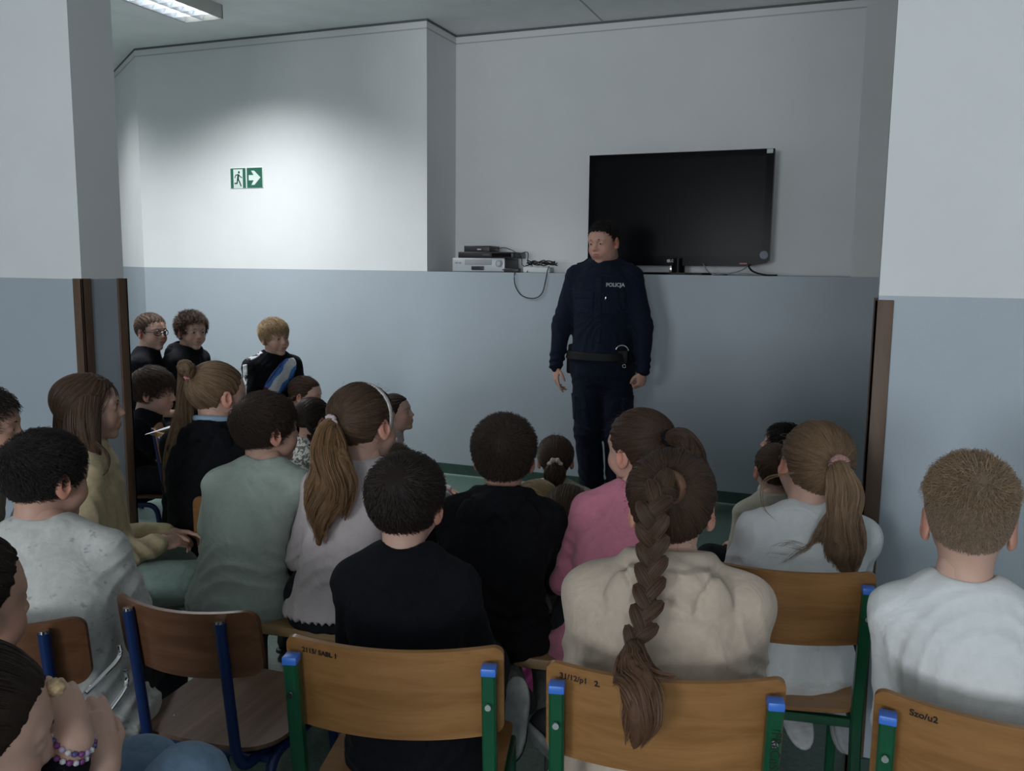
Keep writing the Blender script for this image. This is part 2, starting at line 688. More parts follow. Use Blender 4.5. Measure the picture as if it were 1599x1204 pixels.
def head_sdf(P, adult=0.0):
    x = np.abs(P[:, 0])
    M = np.stack([x, P[:, 1], P[:, 2]], 1)
    d = ell(P, EC, ER)
    jw = 0.053 + 0.008 * adult
    d = smin(d, ell(P, (0, 0.034, -0.036 - 0.004 * adult), (jw, 0.050, 0.066 + 0.006 * adult)), 0.035)
    d = smin(d, ell(P, (0, 0.036, 0.030), (0.060, 0.048, 0.052)), 0.03)
    d = smin(d, ell(M, (0.034, 0.052, -0.034), (0.025, 0.028, 0.026)), 0.022)
    d = smin(d, ell(P, (0, 0.066, -0.090 - 0.008 * adult), (0.019, 0.015, 0.013)), 0.022)
    if adult:
        d = smin(d, ell(M, (0.043, 0.012, -0.062), (0.020, 0.030, 0.030)), 0.03)
    # brow, sockets, lids
    d = smin(d, cone(M, (0.012, 0.080, 0.023), (0.043, 0.068, 0.024), 0.009, 0.008), 0.012)
    d = smax(d, -ell(M, (0.030, 0.092, 0.004), (0.0175, 0.014, 0.012)), 0.014)
    d = smin(d, ell(M, (0.030, 0.0735, 0.0055), (0.0145, 0.011, 0.0115)), 0.006)
    # nose
    n = cone(P, (0, 0.081, 0.012), (0, 0.098, -0.022), 0.0065, 0.0095)
    n = smin(n, ell(M, (0.0095, 0.089, -0.026), (0.0075, 0.010, 0.0075)), 0.006)
    d = smin(d, n, 0.012)
    # mouth
    d = smin(d, ell(P, (0, 0.078, -0.054), (0.026, 0.013, 0.018)), 0.014)
    d = smin(d, ell(P, (0, 0.0885, -0.0495), (0.019, 0.0055, 0.0042)), 0.004)
    d = smin(d, ell(P, (0, 0.0875, -0.0590), (0.016, 0.006, 0.0052)), 0.004)
    d = smax(d, -ell(P, (0, 0.0935, -0.0540), (0.021, 0.006, 0.0016)), 0.003)
    # neck, with the nape muscles
    d = smin(d, cone(P, (0, -0.022, -0.045), (0, -0.038, -0.165), 0.047 + 0.008 * adult, 0.050 + 0.010 * adult), 0.03)
    # ears
    th = 0.42
    R = np.array([[math.cos(th), math.sin(th), 0], [-math.sin(th), math.cos(th), 0], [0, 0, 1]])
    c = (0.0775, -0.012, -0.004)
    e = ell(M, c, (0.0075, 0.019, 0.029), R)
    e = smin(e, ell(M, (0.0735, -0.006, -0.028), (0.006, 0.009, 0.010), R), 0.008)
    e = smax(e, -ell(M, (0.0835, -0.007, -0.001), (0.0062, 0.0105, 0.0175), R), 0.004)
    d = smin(d, e, 0.007)
    return d


HAIRLINE = {
    'boy': ([0, .5, .8, 1.0, 1.2, 1.35, 1.5, 1.75, 1.95, 2.15, 2.5, 3.2], [.066, .062, .050, .022, -.016, -.012, .014, .022, .004, -.036, -.056, -.060]),
    'mop': ([0, .5, .8, 1.0, 1.2, 1.35, 1.5, 1.75, 1.95, 2.15, 2.5, 3.2], [.038, .036, .030, .012, -.016, -.010, -.002, .004, -.010, -.044, -.064, -.068]),
    'girl': ([0, .5, .8, 1.0, 1.2, 1.35, 1.5, 1.75, 1.95, 2.15, 2.5, 3.2], [.070, .067, .056, .030, .008, .004, .016, .020, .000, -.040, -.066, -.072]),
    'long': ([0, .5, .8, 1.0, 1.2, 1.35, 1.5, 1.75, 1.95, 2.15, 2.5, 3.2], [.070, .067, .052, .020, -.010, -.020, -.006, -.030, -.060, -.080, -.090, -.095]),
}


def hairline(P, kind):
    th = np.arctan2(np.abs(P[:, 0]), P[:, 1])
    return np.interp(th, *HAIRLINE[kind]).astype(np.float32)


def unit(v):
    v = np.asarray(v, float)
    return v / np.linalg.norm(v)


def hair_thick(z, t_side, t_top):
    u = np.clip((z - 0.005) / 0.075, 0, 1)
    u = u * u * (3 - 2 * u)
    return t_side + (t_top - t_side) * u


def cap_sdf(P, kind, ts, tt, pole, clump=0.0022, nfreq=23, soft=0.012):
    t = hair_thick(P[:, 2], ts, tt)
    q = P - EC.astype(np.float32)
    r = (ER.astype(np.float32)[None] + t[:, None])
    a = q / r
    k0 = nrm(a)
    k1 = nrm(a / r) + 1e-9
    d = k0 * (k0 - 1) / k1
    # lower back of the skull hangs a little straighter
    p = unit(pole)
    e1 = unit(np.cross(p, [0.31, 0.2, 0.93]))
    e2 = np.cross(p, e1)
    ang = np.arctan2(q @ e2, q @ e1)
    rad = 1 - (q @ p) / (nrm(q) + 1e-6)
    g = np.sin(ang * nfreq + 2 * np.sin(rad * 5)) + 0.6 * np.sin(ang * nfreq * 2.3 + 3 * np.sin(rad * 4 + 1))
    d = d - clump * g * np.clip(rad * 2.2, 0, 1)
    hl = hairline(P, kind) - P[:, 2] + 0.0015 * np.sin(ang * 31)
    return smax(d, hl * 0.8, soft)


def add_strands(name, parent, pts, col, r0, r1, mat_name='hair_strand'):
    n, m, _ = pts.shape
    hc = bpy.data.hair_curves.new(name)
    hc.add_curves([m] * n)
    hc.points.foreach_set('position', np.ascontiguousarray(pts, np.float32).ravel())
    a = hc.attributes.new('radius', 'FLOAT', 'POINT')
    rad = np.linspace(1, 0, m)[None] ** 0.6 * np.ones((n, 1))
    a.data.foreach_set('value', (r1 + (r0 - r1) * rad).astype(np.float32).ravel())
    o = bpy.data.objects.new(name, hc)
    COL.objects.link(o)
    hc.materials.append(hair_mat(mat_name, col, True))
    o.parent = parent
    return o


def rand_dirs(n):
    v = RNG.normal(size=(n, 3))
    return v / np.linalg.norm(v, axis=1)[:, None]


def root_dirs(n, kind, low=0.0):
    out = []
    tot = 0
    while tot < n:
        d = rand_dirs(n * 3)
        P = EC + d * ER
        ok = P[:, 2] > hairline(P, kind) + low
        out.append(d[ok])
        tot += ok.sum()
    return np.concatenate(out)[:n]


def scalp_strands(n, m, kind, pole, ts, tt, mode, length=0.04, lift=0.004, wave=0.002, stop=0.12):
    """mode 'away': short hair growing away from the crown; 'to': combed towards the tie"""
    d = root_dirs(n, kind, 0.002)
    p = unit(pole)
    cosang = np.clip(d @ p, -1, 1)
    ang = np.arccos(cosang)
    tang = p[None] - d * cosang[:, None]
    tang /= np.linalg.norm(tang, axis=1)[:, None] + 1e-9
    if mode == 'away':
        tang = -tang
        side = np.cross(d, tang)
        tang = tang + side * RNG.normal(0, 0.28, (n, 1)) + side * 0.25
        tang /= np.linalg.norm(tang, axis=1)[:, None]
        lg = length * RNG.uniform(0.6, 1.15, n) / 0.085
    else:
        side = np.cross(d, tang)
        lg = np.maximum(ang - stop, 0.02)
    pts = np.zeros((n, m, 3))
    ph = RNG.uniform(0, 6.28, n)
    jit = RNG.uniform(0.55, 1.25, n)
    for i in range(m):
        t = i / (m - 1)
        a = lg * t
        dd = d * np.cos(a)[:, None] + tang * np.sin(a)[:, None]
        z = (EC + dd * ER)[:, 2]
        th = hair_thick(z, ts, tt)
        if mode == 'away':
            off = th * (0.35 + 0.75 * np.sin(min(1.0, t * 1.4) * 1.57)) * jit + lift * t * RNG.uniform(0.2, 1.5, n)
        else:
            off = th * (0.5 + 0.6 * np.sin(t * 3.14)) * jit + 0.0015
        pts[:, i] = EC + dd * (ER + off[:, None]) + side * (wave * np.sin(ph + 5 * t))[:, None]
    return pts


def bundle(n, m, ctrl, rad, wave=0.01, tipvar=0.25, turns=1.2, flat=1.0, seed=0):
    """strands of a tail along control points"""
    ctrl = np.asarray(ctrl, float)
    seg = np.r_[0, np.cumsum(np.linalg.norm(np.diff(ctrl, axis=0), axis=1))]
    seg /= seg[-1]
    ang = RNG.uniform(0, 6.28, n)
    rr = np.sqrt(RNG.uniform(0.25, 1.0, n))
    end = 1 - RNG.uniform(0, tipvar, n) ** 1.0
    ph = np.round(ang * 1.3) + RNG.normal(0, 0.25, n)
    pts = np.zeros((n, m, 3))
    for i in range(m):
        t = (i / (m - 1)) * end
        C = np.stack([np.interp(t, seg, ctrl[:, k]) for k in range(3)], 1)
        e = 0.03
        T = np.stack([np.interp(np.minimum(t + e, 1), seg, ctrl[:, k]) - np.interp(np.maximum(t - e, 0), seg, ctrl[:, k]) for k in range(3)], 1)
        T /= np.linalg.norm(T, axis=1)[:, None] + 1e-9
        U = np.cross(T, np.array([0.13, 1.0, 0.21]))
        U /= np.linalg.norm(U, axis=1)[:, None] + 1e-9
        Wv = np.cross(T, U)
        R = np.interp(t, seg, rad)
        amp = wave * np.minimum(1, t * 2.0)
        a = ang + 0.5 * t
        pts[:, i] = C + U * ((np.cos(a) * rr * R) + amp * np.sin(ph + 6.28 * turns * t))[:, None] + Wv * ((np.sin(a) * rr * R * flat) + amp * 0.6 * np.cos(ph * 1.7 + 6.28 * turns * t))[:, None]
    return pts


def smooth_ctrl(ctrl, n=14):
    """Catmull-Rom resample"""
    c = np.asarray(ctrl, float)
    c = np.vstack([2 * c[0] - c[1], c, 2 * c[-1] - c[-2]])
    out = []
    k = len(c) - 3
    for t in np.linspace(0, k - 1e-6, n):
        i = int(t)
        u = t - i
        a, b, d, e = c[i:i + 4]
        out.append(0.5 * ((2 * b) + (-a + d) * u + (2 * a - 5 * b + 4 * d - e) * u ** 2 + (-a + 3 * b - 3 * d + e) * u ** 3))
    return np.array(out)


def tail_core(ctrl, rad, groove=0.004, fr=9.0, seed=0.0):
    pts = smooth_ctrl(ctrl, 16)
    s0 = np.linspace(0, 1, len(rad))
    r = np.interp(np.linspace(0, 1, 16), s0, rad)

    def fn(P):
        d = chain(P, pts, r, 0.01)
        w = 0.012 * np.sin(P[:, 2] * 26 + seed) + 0.006 * np.sin(P[:, 2] * 57)
        return d + groove * np.sin((P[:, 0] + w) * 260 + P[:, 1] * 130 + seed) * 0.6 + groove * 0.5 * np.sin((P[:, 1] + w) * 300 + P[:, 2] * 30)
    lo, hi = pts.min(0) - r.max() - 0.01, pts.max(0) + r.max() + 0.01
    return fn, lo, hi


def braid_core(ctrl, width, pitch, taper=0.75):
    """a three-strand plait: overlapping slanted lobes on both sides"""
    pts = smooth_ctrl(ctrl, 60)
    ln = np.r_[0, np.cumsum(np.linalg.norm(np.diff(pts, axis=0), axis=1))]
    N = max(4, int(ln[-1] / pitch))
    lobes = []
    for i in range(N + 1):
        s = ln[-1] * i / N
        c = np.array([np.interp(s, ln, pts[:, k]) for k in range(3)])
        c2 = np.array([np.interp(min(s + 0.02, ln[-1]), ln, pts[:, k]) for k in range(3)])
        c1 = np.array([np.interp(max(s - 0.02, 0), ln, pts[:, k]) for k in range(3)])
        T = unit(c2 - c1)
        lobes.append((c, T, 1 + (taper - 1) * i / N, 1 if i % 2 else -1))
    return lobes


def braid_fn(lobes, width, pitch, out):
    """out = outward normal of the plait (towards the viewer of its flat side)"""
    out = np.asarray(out, float)

    def fn(P):
        d = None
        for c, T, k, sd in lobes:
            S = unit(np.cross(T, out))
            O = np.cross(S, T)
            w = width * k
            a = unit(T * 0.80 - S * sd * 0.60)   # lobe axis runs down and inwards
            b = np.cross(O, a)
            R = np.stack([a, b, O], 1)
            near = nrm(P - c.astype(np.float32)) < 0.1
            dd = np.full(len(P), 0.08, np.float32)
            if near.any():
                q = P[near]
                e = ell(q, c + S * sd * w * 0.21 + O * 0.003, (pitch * 1.5, w * 0.30, w * 0.36), R)
                loc = (q - c.astype(np.float32)) @ b
                e = e + 0.0012 * np.sin(loc * 900)
                dd[near] = e
            d = dd if d is None else smin(d, dd, 0.003)
        return d
    C = np.array([l[0] for l in lobes])
    return fn, C.min(0) - width, C.max(0) + width


def braid_strands(lobes, width, pitch, out, per=26, m=7):
    out = np.asarray(out, float)
    allp = []
    for c, T, k, sd in lobes:
        S = unit(np.cross(T, out))
        O = np.cross(S, T)
        w = width * k
        a = unit(T * 0.80 - S * sd * 0.60)
        b = np.cross(O, a)
        th = RNG.uniform(-1.3, 1.3, per)
        t = np.linspace(-1.0, 1.0, m)
        prof = np.sqrt(np.maximum(1 - t ** 2 * 0.92, 0))
        rr = RNG.uniform(0.97, 1.12, per)
        cc = c + S * sd * w * 0.21 + O * 0.003
        p = cc + a * (t * pitch * 1.5)[None, :, None] + b * (np.sin(th) * w * 0.30 * rr)[:, None, None] * prof[None, :, None] + O * (np.cos(th) * w * 0.36 * rr)[:, None, None] * prof[None, :, None]
        allp.append(p)
    return np.concatenate(allp)


# ---------------------------------------------------------------- hands
def hand_parts(hs, curl, spread=0.045, thumb_in=0.5, point=None):
    """hand frame: wrist at origin, +y to the fingers, +z back of the hand, +x thumb side; returns chains [(pts, radii)] and palm"""
    ch = []
    fl = [(0.024, 0.044, 0.026, 0.020, 0.0078), (0.008, 0.049, 0.030, 0.022, 0.0080), (-0.008, 0.045, 0.028, 0.021, 0.0077), (-0.0225, 0.035, 0.021, 0.018, 0.0068)]
    for i, (bx, l1, l2, l3, r) in enumerate(fl):
        c = curl[i] if hasattr(curl, '__len__') else curl * (1 + 0.12 * i)
        base = np.array([bx, 0.084 - 0.004 * abs(i - 1), 0.0])
        a = spread * (1.2 - i)
        fwd = np.array([math.sin(a), math.cos(a), 0])
        p = [base * [1, 0.72, 1], base]
        ang = 0
        for L, f in ((l1, 0.75), (l2, 1.1), (l3, 0.8)):
            ang += c * f
            p.append(p[-1] + L * (fwd * math.cos(ang) + np.array([0, 0, -1]) * math.sin(ang)))
        ch.append(([np.array(q) * hs for q in p], [r * 1.12 * hs, r * 1.14 * hs, r * 1.05 * hs, r * 0.98 * hs, r * 0.82 * hs]))
    tb = np.array([0.026, 0.022, -0.004])
    d1 = unit([0.75, 0.85, -0.15 - 0.5 * thumb_in])
    d2 = unit([0.45 - 0.5 * thumb_in, 1.0, -0.2 - 0.6 * thumb_in])
    d3 = unit([0.25 - 0.7 * thumb_in, 1.0, -0.2 - 0.7 * thumb_in])
    t = [np.array([0.010, 0.010, 0]), tb, tb + d1 * 0.034]
    t.append(t[-1] + d2 * 0.028)
    t.append(t[-1] + d3 * 0.021)
    ch.append(([q * hs for q in t], [0.013 * hs, 0.013 * hs, 0.0105 * hs, 0.0098 * hs, 0.0078 * hs]))
    return ch


def hand_sdf(P, hs, chains):
    d = ell(P, (0, 0.050 * hs, 0), (0.034 * hs, 0.046 * hs, 0.0145 * hs))
    d = smin(d, ell(P, (0.021 * hs, 0.032 * hs, -0.007 * hs), (0.017 * hs, 0.028 * hs, 0.012 * hs)), 0.008)
    for pts, rad in chains:
        d = smin(d, chain(P, pts, rad), 0.0045 * hs)
    return d


def frame_from(y, z):
    """3x3 with columns x,y,z"""
    y = unit(y)
    x = unit(np.cross(y, z))
    z = np.cross(x, y)
    return np.stack([x, y, z], 1)


def ik(a, c, l1, l2, hint):
    a, c = np.asarray(a, float), np.asarray(c, float)
    d = c - a
    D = np.linalg.norm(d)
    if D > (l1 + l2) * 0.995:
        d = d / D
        D = (l1 + l2) * 0.995
        c = a + d * D
    u = unit(c - a)
    x = (l1 * l1 - l2 * l2 + D * D) / (2 * D)
    h = math.sqrt(max(l1 * l1 - x * x, 0))
    n = np.asarray(hint, float)
    n = unit(n - u * (n @ u))
    return a + u * x + n * h, c
# ---------------------------------------------------------------- a person
TU = [-0.10, 0.0, .10, .28, .50, .72, .86, .95, 1.03, 1.12]
TW = [.120, .145, .152, .126, .124, .138, .126, .082, .054, .050]
TD = [.085, .105, .110, .094, .094, .096, .084, .064, .050, .046]


class Body:
    def loc(self, px, py, depth):
        """scene point seen at a photo position and depth, in this person's own frame"""
        p = at_d(px, py, depth)
        r = self.root.location
        x, y = p[0] - r[0], p[1] - r[1]
        c, s = math.cos(self.yaw), math.sin(self.yaw)
        return np.array([c * x + s * y, -s * x + c * y, p[2]])

    def dir(self, r, u, f):
        """a direction given along the viewer's right, up and forward, in this person's own frame"""
        p = RT * r + UP * u + FW * f
        c, s = math.cos(self.yaw), math.sin(self.yaw)
        return np.array([c * p[0] + s * p[1], -s * p[0] + c * p[1], p[2]])


def torso_fn(b, g, bot=None, topu=None, flare=0.0, k=0.0):
    zs, L, s = b.zs, b.L, b.s

    def fn(P):
        u = (P[:, 2] - zs) / L
        uc = np.clip(u, 0, 1.1)
        cx = b.sway * uc ** 1.5
        cy = b.lean * uc ** 1.35 - b.slouch * np.sin(np.pi * np.clip(uc, 0, 1))
        w = np.interp(u, TU, TW).astype(np.float32) * b.wx + g + flare * np.clip(0.45 - u, 0, 0.45)
        d = np.interp(u, TU, TD).astype(np.float32) * b.dx + g + flare * np.clip(0.45 - u, 0, 0.45)
        x, y = P[:, 0] - cx, P[:, 1] - cy
        k0 = np.sqrt((x / w) ** 2 + (y / d) ** 2)
        k1 = np.sqrt((x / w ** 2) ** 2 + (y / d ** 2) ** 2) + 1e-9
        e = k0 * (k0 - 1) / k1
        zt = zs + L * (topu if topu is not None else 1.1)
        zb = bot if bot is not None else zs - 0.01
        e = smax(e, P[:, 2] - zt, 0.02)
        return smax(e, zb - P[:, 2], 0.015)
    return fn


def spine(b, u):
    return np.array([b.sway * u ** 1.5, b.lean * u ** 1.35 - b.slouch * math.sin(math.pi * min(max(u, 0), 1)), b.zs + b.L * u])


def mkmesh(name, fn, lo, hi, h, X=None):
    V, Q = sdf_mesh(fn, lo, hi, h)
    if X is not None:
        V = V @ X[0].T.astype(np.float32) + X[1].astype(np.float32)
    return mesh_np(name, V, Q)


def bounds(pts, pad):
    p = np.asarray(pts)
    return p.min(0) - pad, p.max(0) + pad


def tone_attr(me, b, skin):
    n = len(me.vertices)
    V = np.empty(n * 3, np.float32)
    me.vertices.foreach_get('co', V)
    V = V.reshape(-1, 3)
    Q = ((V - b.ho) @ b.Rh) / b.hs
    c = np.ones((n, 4), np.float32)
    base = np.array(skin, np.float32)
    c[:, :3] = base

    def blend(mask, col):
        mk = np.clip(mask, 0, 1)[:, None]
        c[:, :3] = c[:, :3] * (1 - mk) + np.array(col, np.float32) * mk
    A = np.abs(Q[:, 0])
    M = np.stack([A, Q[:, 1], Q[:, 2]], 1)
    blend(0.55 * np.clip(1.3 - nrm((M - np.array([.040, .060, -.030])) / np.array([.026, .04, .024])), 0, 1), base * np.array([1.0, .66, .6]))
    blend(0.75 * np.clip(1.5 - nrm((M - np.array([.080, -.01, -.004])) / np.array([.016, .026, .034])), 0, 1), base * np.array([1.0, .62, .55]))
    blend(0.8 * np.clip((1.0 - nrm((Q - np.array([0, .09, -.0545])) / np.array([.022, .016, .0105]))) * 4, 0, 1), base * np.array([.80, .42, .40]))
    blend(0.5 * np.clip(1.2 - nrm((Q - np.array([0, .1, -.022])) / np.array([.014, .016, .014])), 0, 1), base * np.array([1.0, .72, .66]))
    if b.adult:
        blend(0.42 * np.clip(1.25 - nrm((Q - np.array([0, .062, -.078])) / np.array([.058, .05, .034])), 0, 1), base * np.array([.55, .5, .5]))
    a = me.attributes.new('tone', 'FLOAT_COLOR', 'POINT')
    a.data.foreach_set('color', c.ravel())


EYE_MATS = None


def eyes(b, root):
    global EYE_MATS
    if EYE_MATS is None:
        EYE_MATS = [plain('eye_white', (.40, .38, .37), 0.35), plain('eye_iris', (.06, .045, .03), 0.15), plain('eye_pupil', (.004, .004, .004), 0.1)]
    for sx in (-1, 1):
        V, F, mi = [], [], []
        n = 12
        angs = [0.0, .30, .56, .9, 1.3, 1.7]
        for j, a in enumerate(angs):
            for k in range(n if j else 1):
                t = 2 * math.pi * k / n
                V.append((math.sin(a) * math.cos(t), math.cos(a), math.sin(a) * math.sin(t)))
        for k in range(n):
            F.append((0, 1 + k, 1 + (k + 1) % n))
            mi.append(2)
        for j in range(1, len(angs) - 1):
            o = 1 + (j - 1) * n
            for k in range(n):
                F.append((o + k, o + n + k, o + n + (k + 1) % n, o + (k + 1) % n))
                mi.append(1 if j == 1 else 0)
        V = np.array(V) * 0.0106 + np.array([sx * 0.0298, 0.0742, 0.0040])
        V = V * b.hs @ b.Rh.T + b.ho
        me = mesh_np('eye', V, F)
        for m in EYE_MATS:
            me.materials.append(m)
        me.polygons.foreach_set('material_index', mi)
        o = link('eye', me, None, root)


def eyebrows(b, root, col):
    for sx in (-1, 1):
        pts = [(sx * .013, .0895, .0232), (sx * .024, .0870, .0262), (sx * .036, .0800, .0258), (sx * .046, .0700, .0205)]
        pts = [tuple(b.Rh @ (np.array(p) * b.hs) + b.ho) for p in pts]
        m = MB()
        m.tube(pts, 0.003, 6, rr=[.0022 * b.h1, .0030 * b.h1, .0026 * b.h1, .0010 * b.h1])
        m.build('eyebrow', hair_mat('eyebrow', col, False), root)


def person(label, top, z, zs=0.45, yaw=0.0, lean=0.03, slouch=0.03, sway=0.0, wide=1.0, hs=1.0,
           head=(0, 0, 0), skin=(.46, .27, .20), shirt=None, hair=None, brow=None, pants=(.03, .035, .05), shoe=((.5, .5, .5), (.6, .6, .6)),
           arms=('lap', 'lap'), legs='chair', res=0.006, hres=0.0036, hand=0.006, detail=1.0, group='pupils sitting and listening', deep=1.0, adult=0.0, drop=0.0, armlen=None, legr=1.0, seat=None, depth=None, hv=(1, 1, 1)):
    b = Body()
    b.adult = adult
    T = at_z(top[0], top[1], z)
    if depth:
        T = at_d(top[0], top[1], depth)
        z = T[2]
    Y = math.radians(yaw)
    b.h1 = hs
    hs = np.array(hv, float) * hs
    b.hs = hs
    b.zs = zs
    b.Rh = rotm(*[math.radians(a) for a in head])
    hair = dict(hair or {})
    tt = hair.get('tt', 0.012)
    tl = b.Rh @ (np.array([0, -0.012, 0.109 + tt * 0.9]) * hs)
    b.L = z - zs - tl[2] - 0.094 * hs[2]
    b.s = b.L / 0.50
    b.wx, b.dx = wide * (0.55 + 0.45 * b.s), wide * (0.55 + 0.45 * b.s) * deep
    b.lean, b.slouch, b.sway = lean, slouch, sway
    cy_, sy_ = math.cos(Y), math.sin(Y)
    if seat is not None:
        # hips on a given seat: the lean follows from where the head is
        x, y = T[0] - seat[0], T[1] - seat[1]
        b.sway = cy_ * x + sy_ * y - tl[0]
        b.lean = -sy_ * x + cy_ * y - tl[1] - 0.030 * hs[1]
        lean = b.lean
        if abs(b.lean - .06) > .12 or abs(b.sway) > .08:
            print('LEAN', label[:40], round(b.lean, 3), round(b.sway, 3))
    nb = spine(b, 1.0)
    b.ho = nb + np.array([0, 0.030, 0.094]) * hs
    tl = b.ho + tl
    root = empty('person', (T[0] - (cy_ * tl[0] - sy_ * tl[1]), T[1] - (sy_ * tl[0] + cy_ * tl[1]), 0), Y)
    tag(root, label, 'person', group)
    b.root = root
    b.yaw = Y
    b.nb = nb
    # joints
    S = b.s
    sho = {sd: np.array([sd * 0.130 * b.wx, 0.0, 0]) + spine(b, 0.875) + np.array([0, 0.004, -0.012]) for sd in (-1, 1)}
    arm = {}
    for sd, pose in ((-1, arms[0]), (1, arms[1])):
        hint = (sd * 0.42, -0.8, -0.55)
        if callable(pose):
            pose = pose(b)
        if pose == 'lap':
            w = np.array([sd * 0.075, 0.24 + lean * 0.4, zs + 0.165])
            hd, hb = np.array([-sd * 0.5, 1, -0.25]), np.array([0.0, 0.2, 1])
        elif pose == 'clasp':
            w = np.array([sd * 0.055, 0.27 + lean * 0.4, zs + 0.185])
            hd, hb = np.array([-sd * 0.35, 1.0, 0.05]), np.array([sd * 0.5, 0.0, 0.8])
        elif pose == 'brace':
            w = np.array([sd * 0.215 * b.wx, 0.05, zs + 0.085])
            hd, hb = np.array([sd * 0.1, 0.8, -0.5]), np.array([sd * 0.2, 0.6, 0.8])
            hint = (sd * 0.9, -0.6, 0.0)
        elif pose == 'fold':
            w = np.array([-sd * 0.02, 0.20 + lean * 0.6, zs + 0.22 + 0.03 * sd])
            hd, hb = np.array([-sd * 1.0, 0.1, 0.0]), np.array([0, 1, 0.2])
            hint = (sd * 0.9, -0.3, -0.6)
        else:
            w, hd, hb = [np.array(a, float) for a in pose[:3]]
            if len(pose) > 3:
                hint = pose[3]
        l1, l2 = armlen or (0.255 * S, 0.215 * S)
        e, w = ik(sho[sd], w, l1, l2, hint)
        arm[sd] = (sho[sd], e, w, frame_from(hd, hb))
    b.arm = arm
    leg = {}
    for sd in (-1, 1):
        hip = np.array([sd * 0.080, 0.01, zs + 0.085])
        if legs == 'chair':
            kn, an, toe = np.array([sd * 0.10, 0.37 * S, zs + 0.065]), np.array([sd * 0.09, 0.36 * S, 0.085]), np.array([sd * 0.10, 0.36 * S + 0.14, 0.03])
        elif legs == 'tuck':
            kn, an, toe = np.array([sd * 0.10, 0.37 * S, zs + 0.055]), np.array([sd * 0.07, 0.12, 0.14]), np.array([sd * 0.08, 0.20, 0.035])
        elif legs == 'cross':
            kn, an, toe = np.array([sd * 0.28, 0.24, zs + 0.14]), np.array([-sd * 0.07, 0.30 + 0.03 * sd, zs + 0.06]), np.array([-sd * 0.17, 0.30 + 0.03 * sd, zs + 0.045])
        elif legs == 'knees':
            kn, an, toe = np.array([sd * 0.10, 0.32, zs + 0.34]), np.array([sd * 0.09, 0.36, zs + 0.08]), np.array([sd * 0.09, 0.50, zs + 0.03])
        else:
            lg = legs(b) if callable(legs) else legs
            kn, an, toe = [np.array(v, float) for v in lg[0 if sd < 0 else 1]]
        leg[sd] = (hip, kn, an, toe)
    b.leg = leg
    b.legr = legr
    b.yaw = Y
    # ---- the body, one surface
    hm = mkmesh('body', lambda P: head_sdf(P, adult), (-.1, -.125, -.17), (.1, .125, .125), hres / b.h1, (b.Rh * hs, b.ho))
    tf = torso_fn(b, -0.006)

    def bodyf(P):
        d = tf(P)
        for sd in (-1, 1):
            d = smin(d, cone(P, spine(b, 0.93) + np.array([sd * 0.03, 0, 0]), sho[sd], 0.043, 0.036), 0.03)
            h, k, a, t = leg[sd]
            d = smin(d, chain(P, [h, k, a], [0.072 * wide, 0.050, 0.034]), 0.03)
        return d
    pts = [spine(b, 0), spine(b, 1.1)] + [q for l in leg.values() for q in l[:3]] + list(sho.values())
    lo, hi = bounds(pts, 0.14)
    meshes = [mkmesh('body', bodyf, lo, hi, 0.012)]
    for sd in (-1, 1):
        s_, e_, w_, Fh = arm[sd]
        hsz = 0.80 * (0.5 + 0.5 * S) if not adult else 1.0
        curl = 0.45
        pose = arms[0] if sd < 0 else arms[1]
        if callable(pose):
            pose = pose(b)
        tin = 0.5
        if isinstance(pose, tuple) and len(pose) > 4:
            curl = pose[4]
            tin = pose[5] if len(pose) > 5 else 0.5
        chs = hand_parts(hsz, curl, thumb_in=tin)
        mir = np.array([1.0, 1, 1]) if sd < 0 else np.array([-1.0, 1, 1])
        # thumb towards the body's middle when the palms face down
        chs = [([q * mir for q in p], r) for p, r in chs]

        def armf(P, s_=s_, e_=e_, w_=w_, Fh=Fh, chs=chs, mir=mir, hsz=hsz):
            wr = w_ + Fh[:, 1] * 0.02
            d = chain(P, [s_, e_, w_, wr], [0.036 * wide, 0.030 * wide, 0.0215, 0.020], 0.015)
            Q = ((P - w_.astype(np.float32)) @ Fh.astype(np.float32))
            near = nrm(Q) < 0.26
            if near.any():
                q = (Q[near] * mir).astype(np.float32)
                dd = np.full(len(P), 0.2, np.float32)
                # palm is symmetric code in its own frame
                hd_ = hand_sdf(q, hsz, [([p * mir for p in pp], r) for pp, r in chs])
                dd[near] = hd_
                d = smin(d, dd, 0.012)
            return d
        tips = [w_ + Fh @ p[-1] for p, r in chs]
        lo, hi = bounds([s_, e_, w_] + tips, 0.055)
        meshes.append(mkmesh('body', armf, lo, hi, hand))
    meshes.append(hm)
    me = union(meshes)
    me.materials.clear()
    tone_attr(me, b, skin)
    link('body', me, SKIN, root)
    eyes(b, root)
    if brow:
        eyebrows(b, root, brow)
    # ---- clothes
    dress(b, shirt, res)
    trousers(b, pants, legs, res, drop)
    shoes(b, shoe, res)
    hairdo(b, hair, detail)
    return b


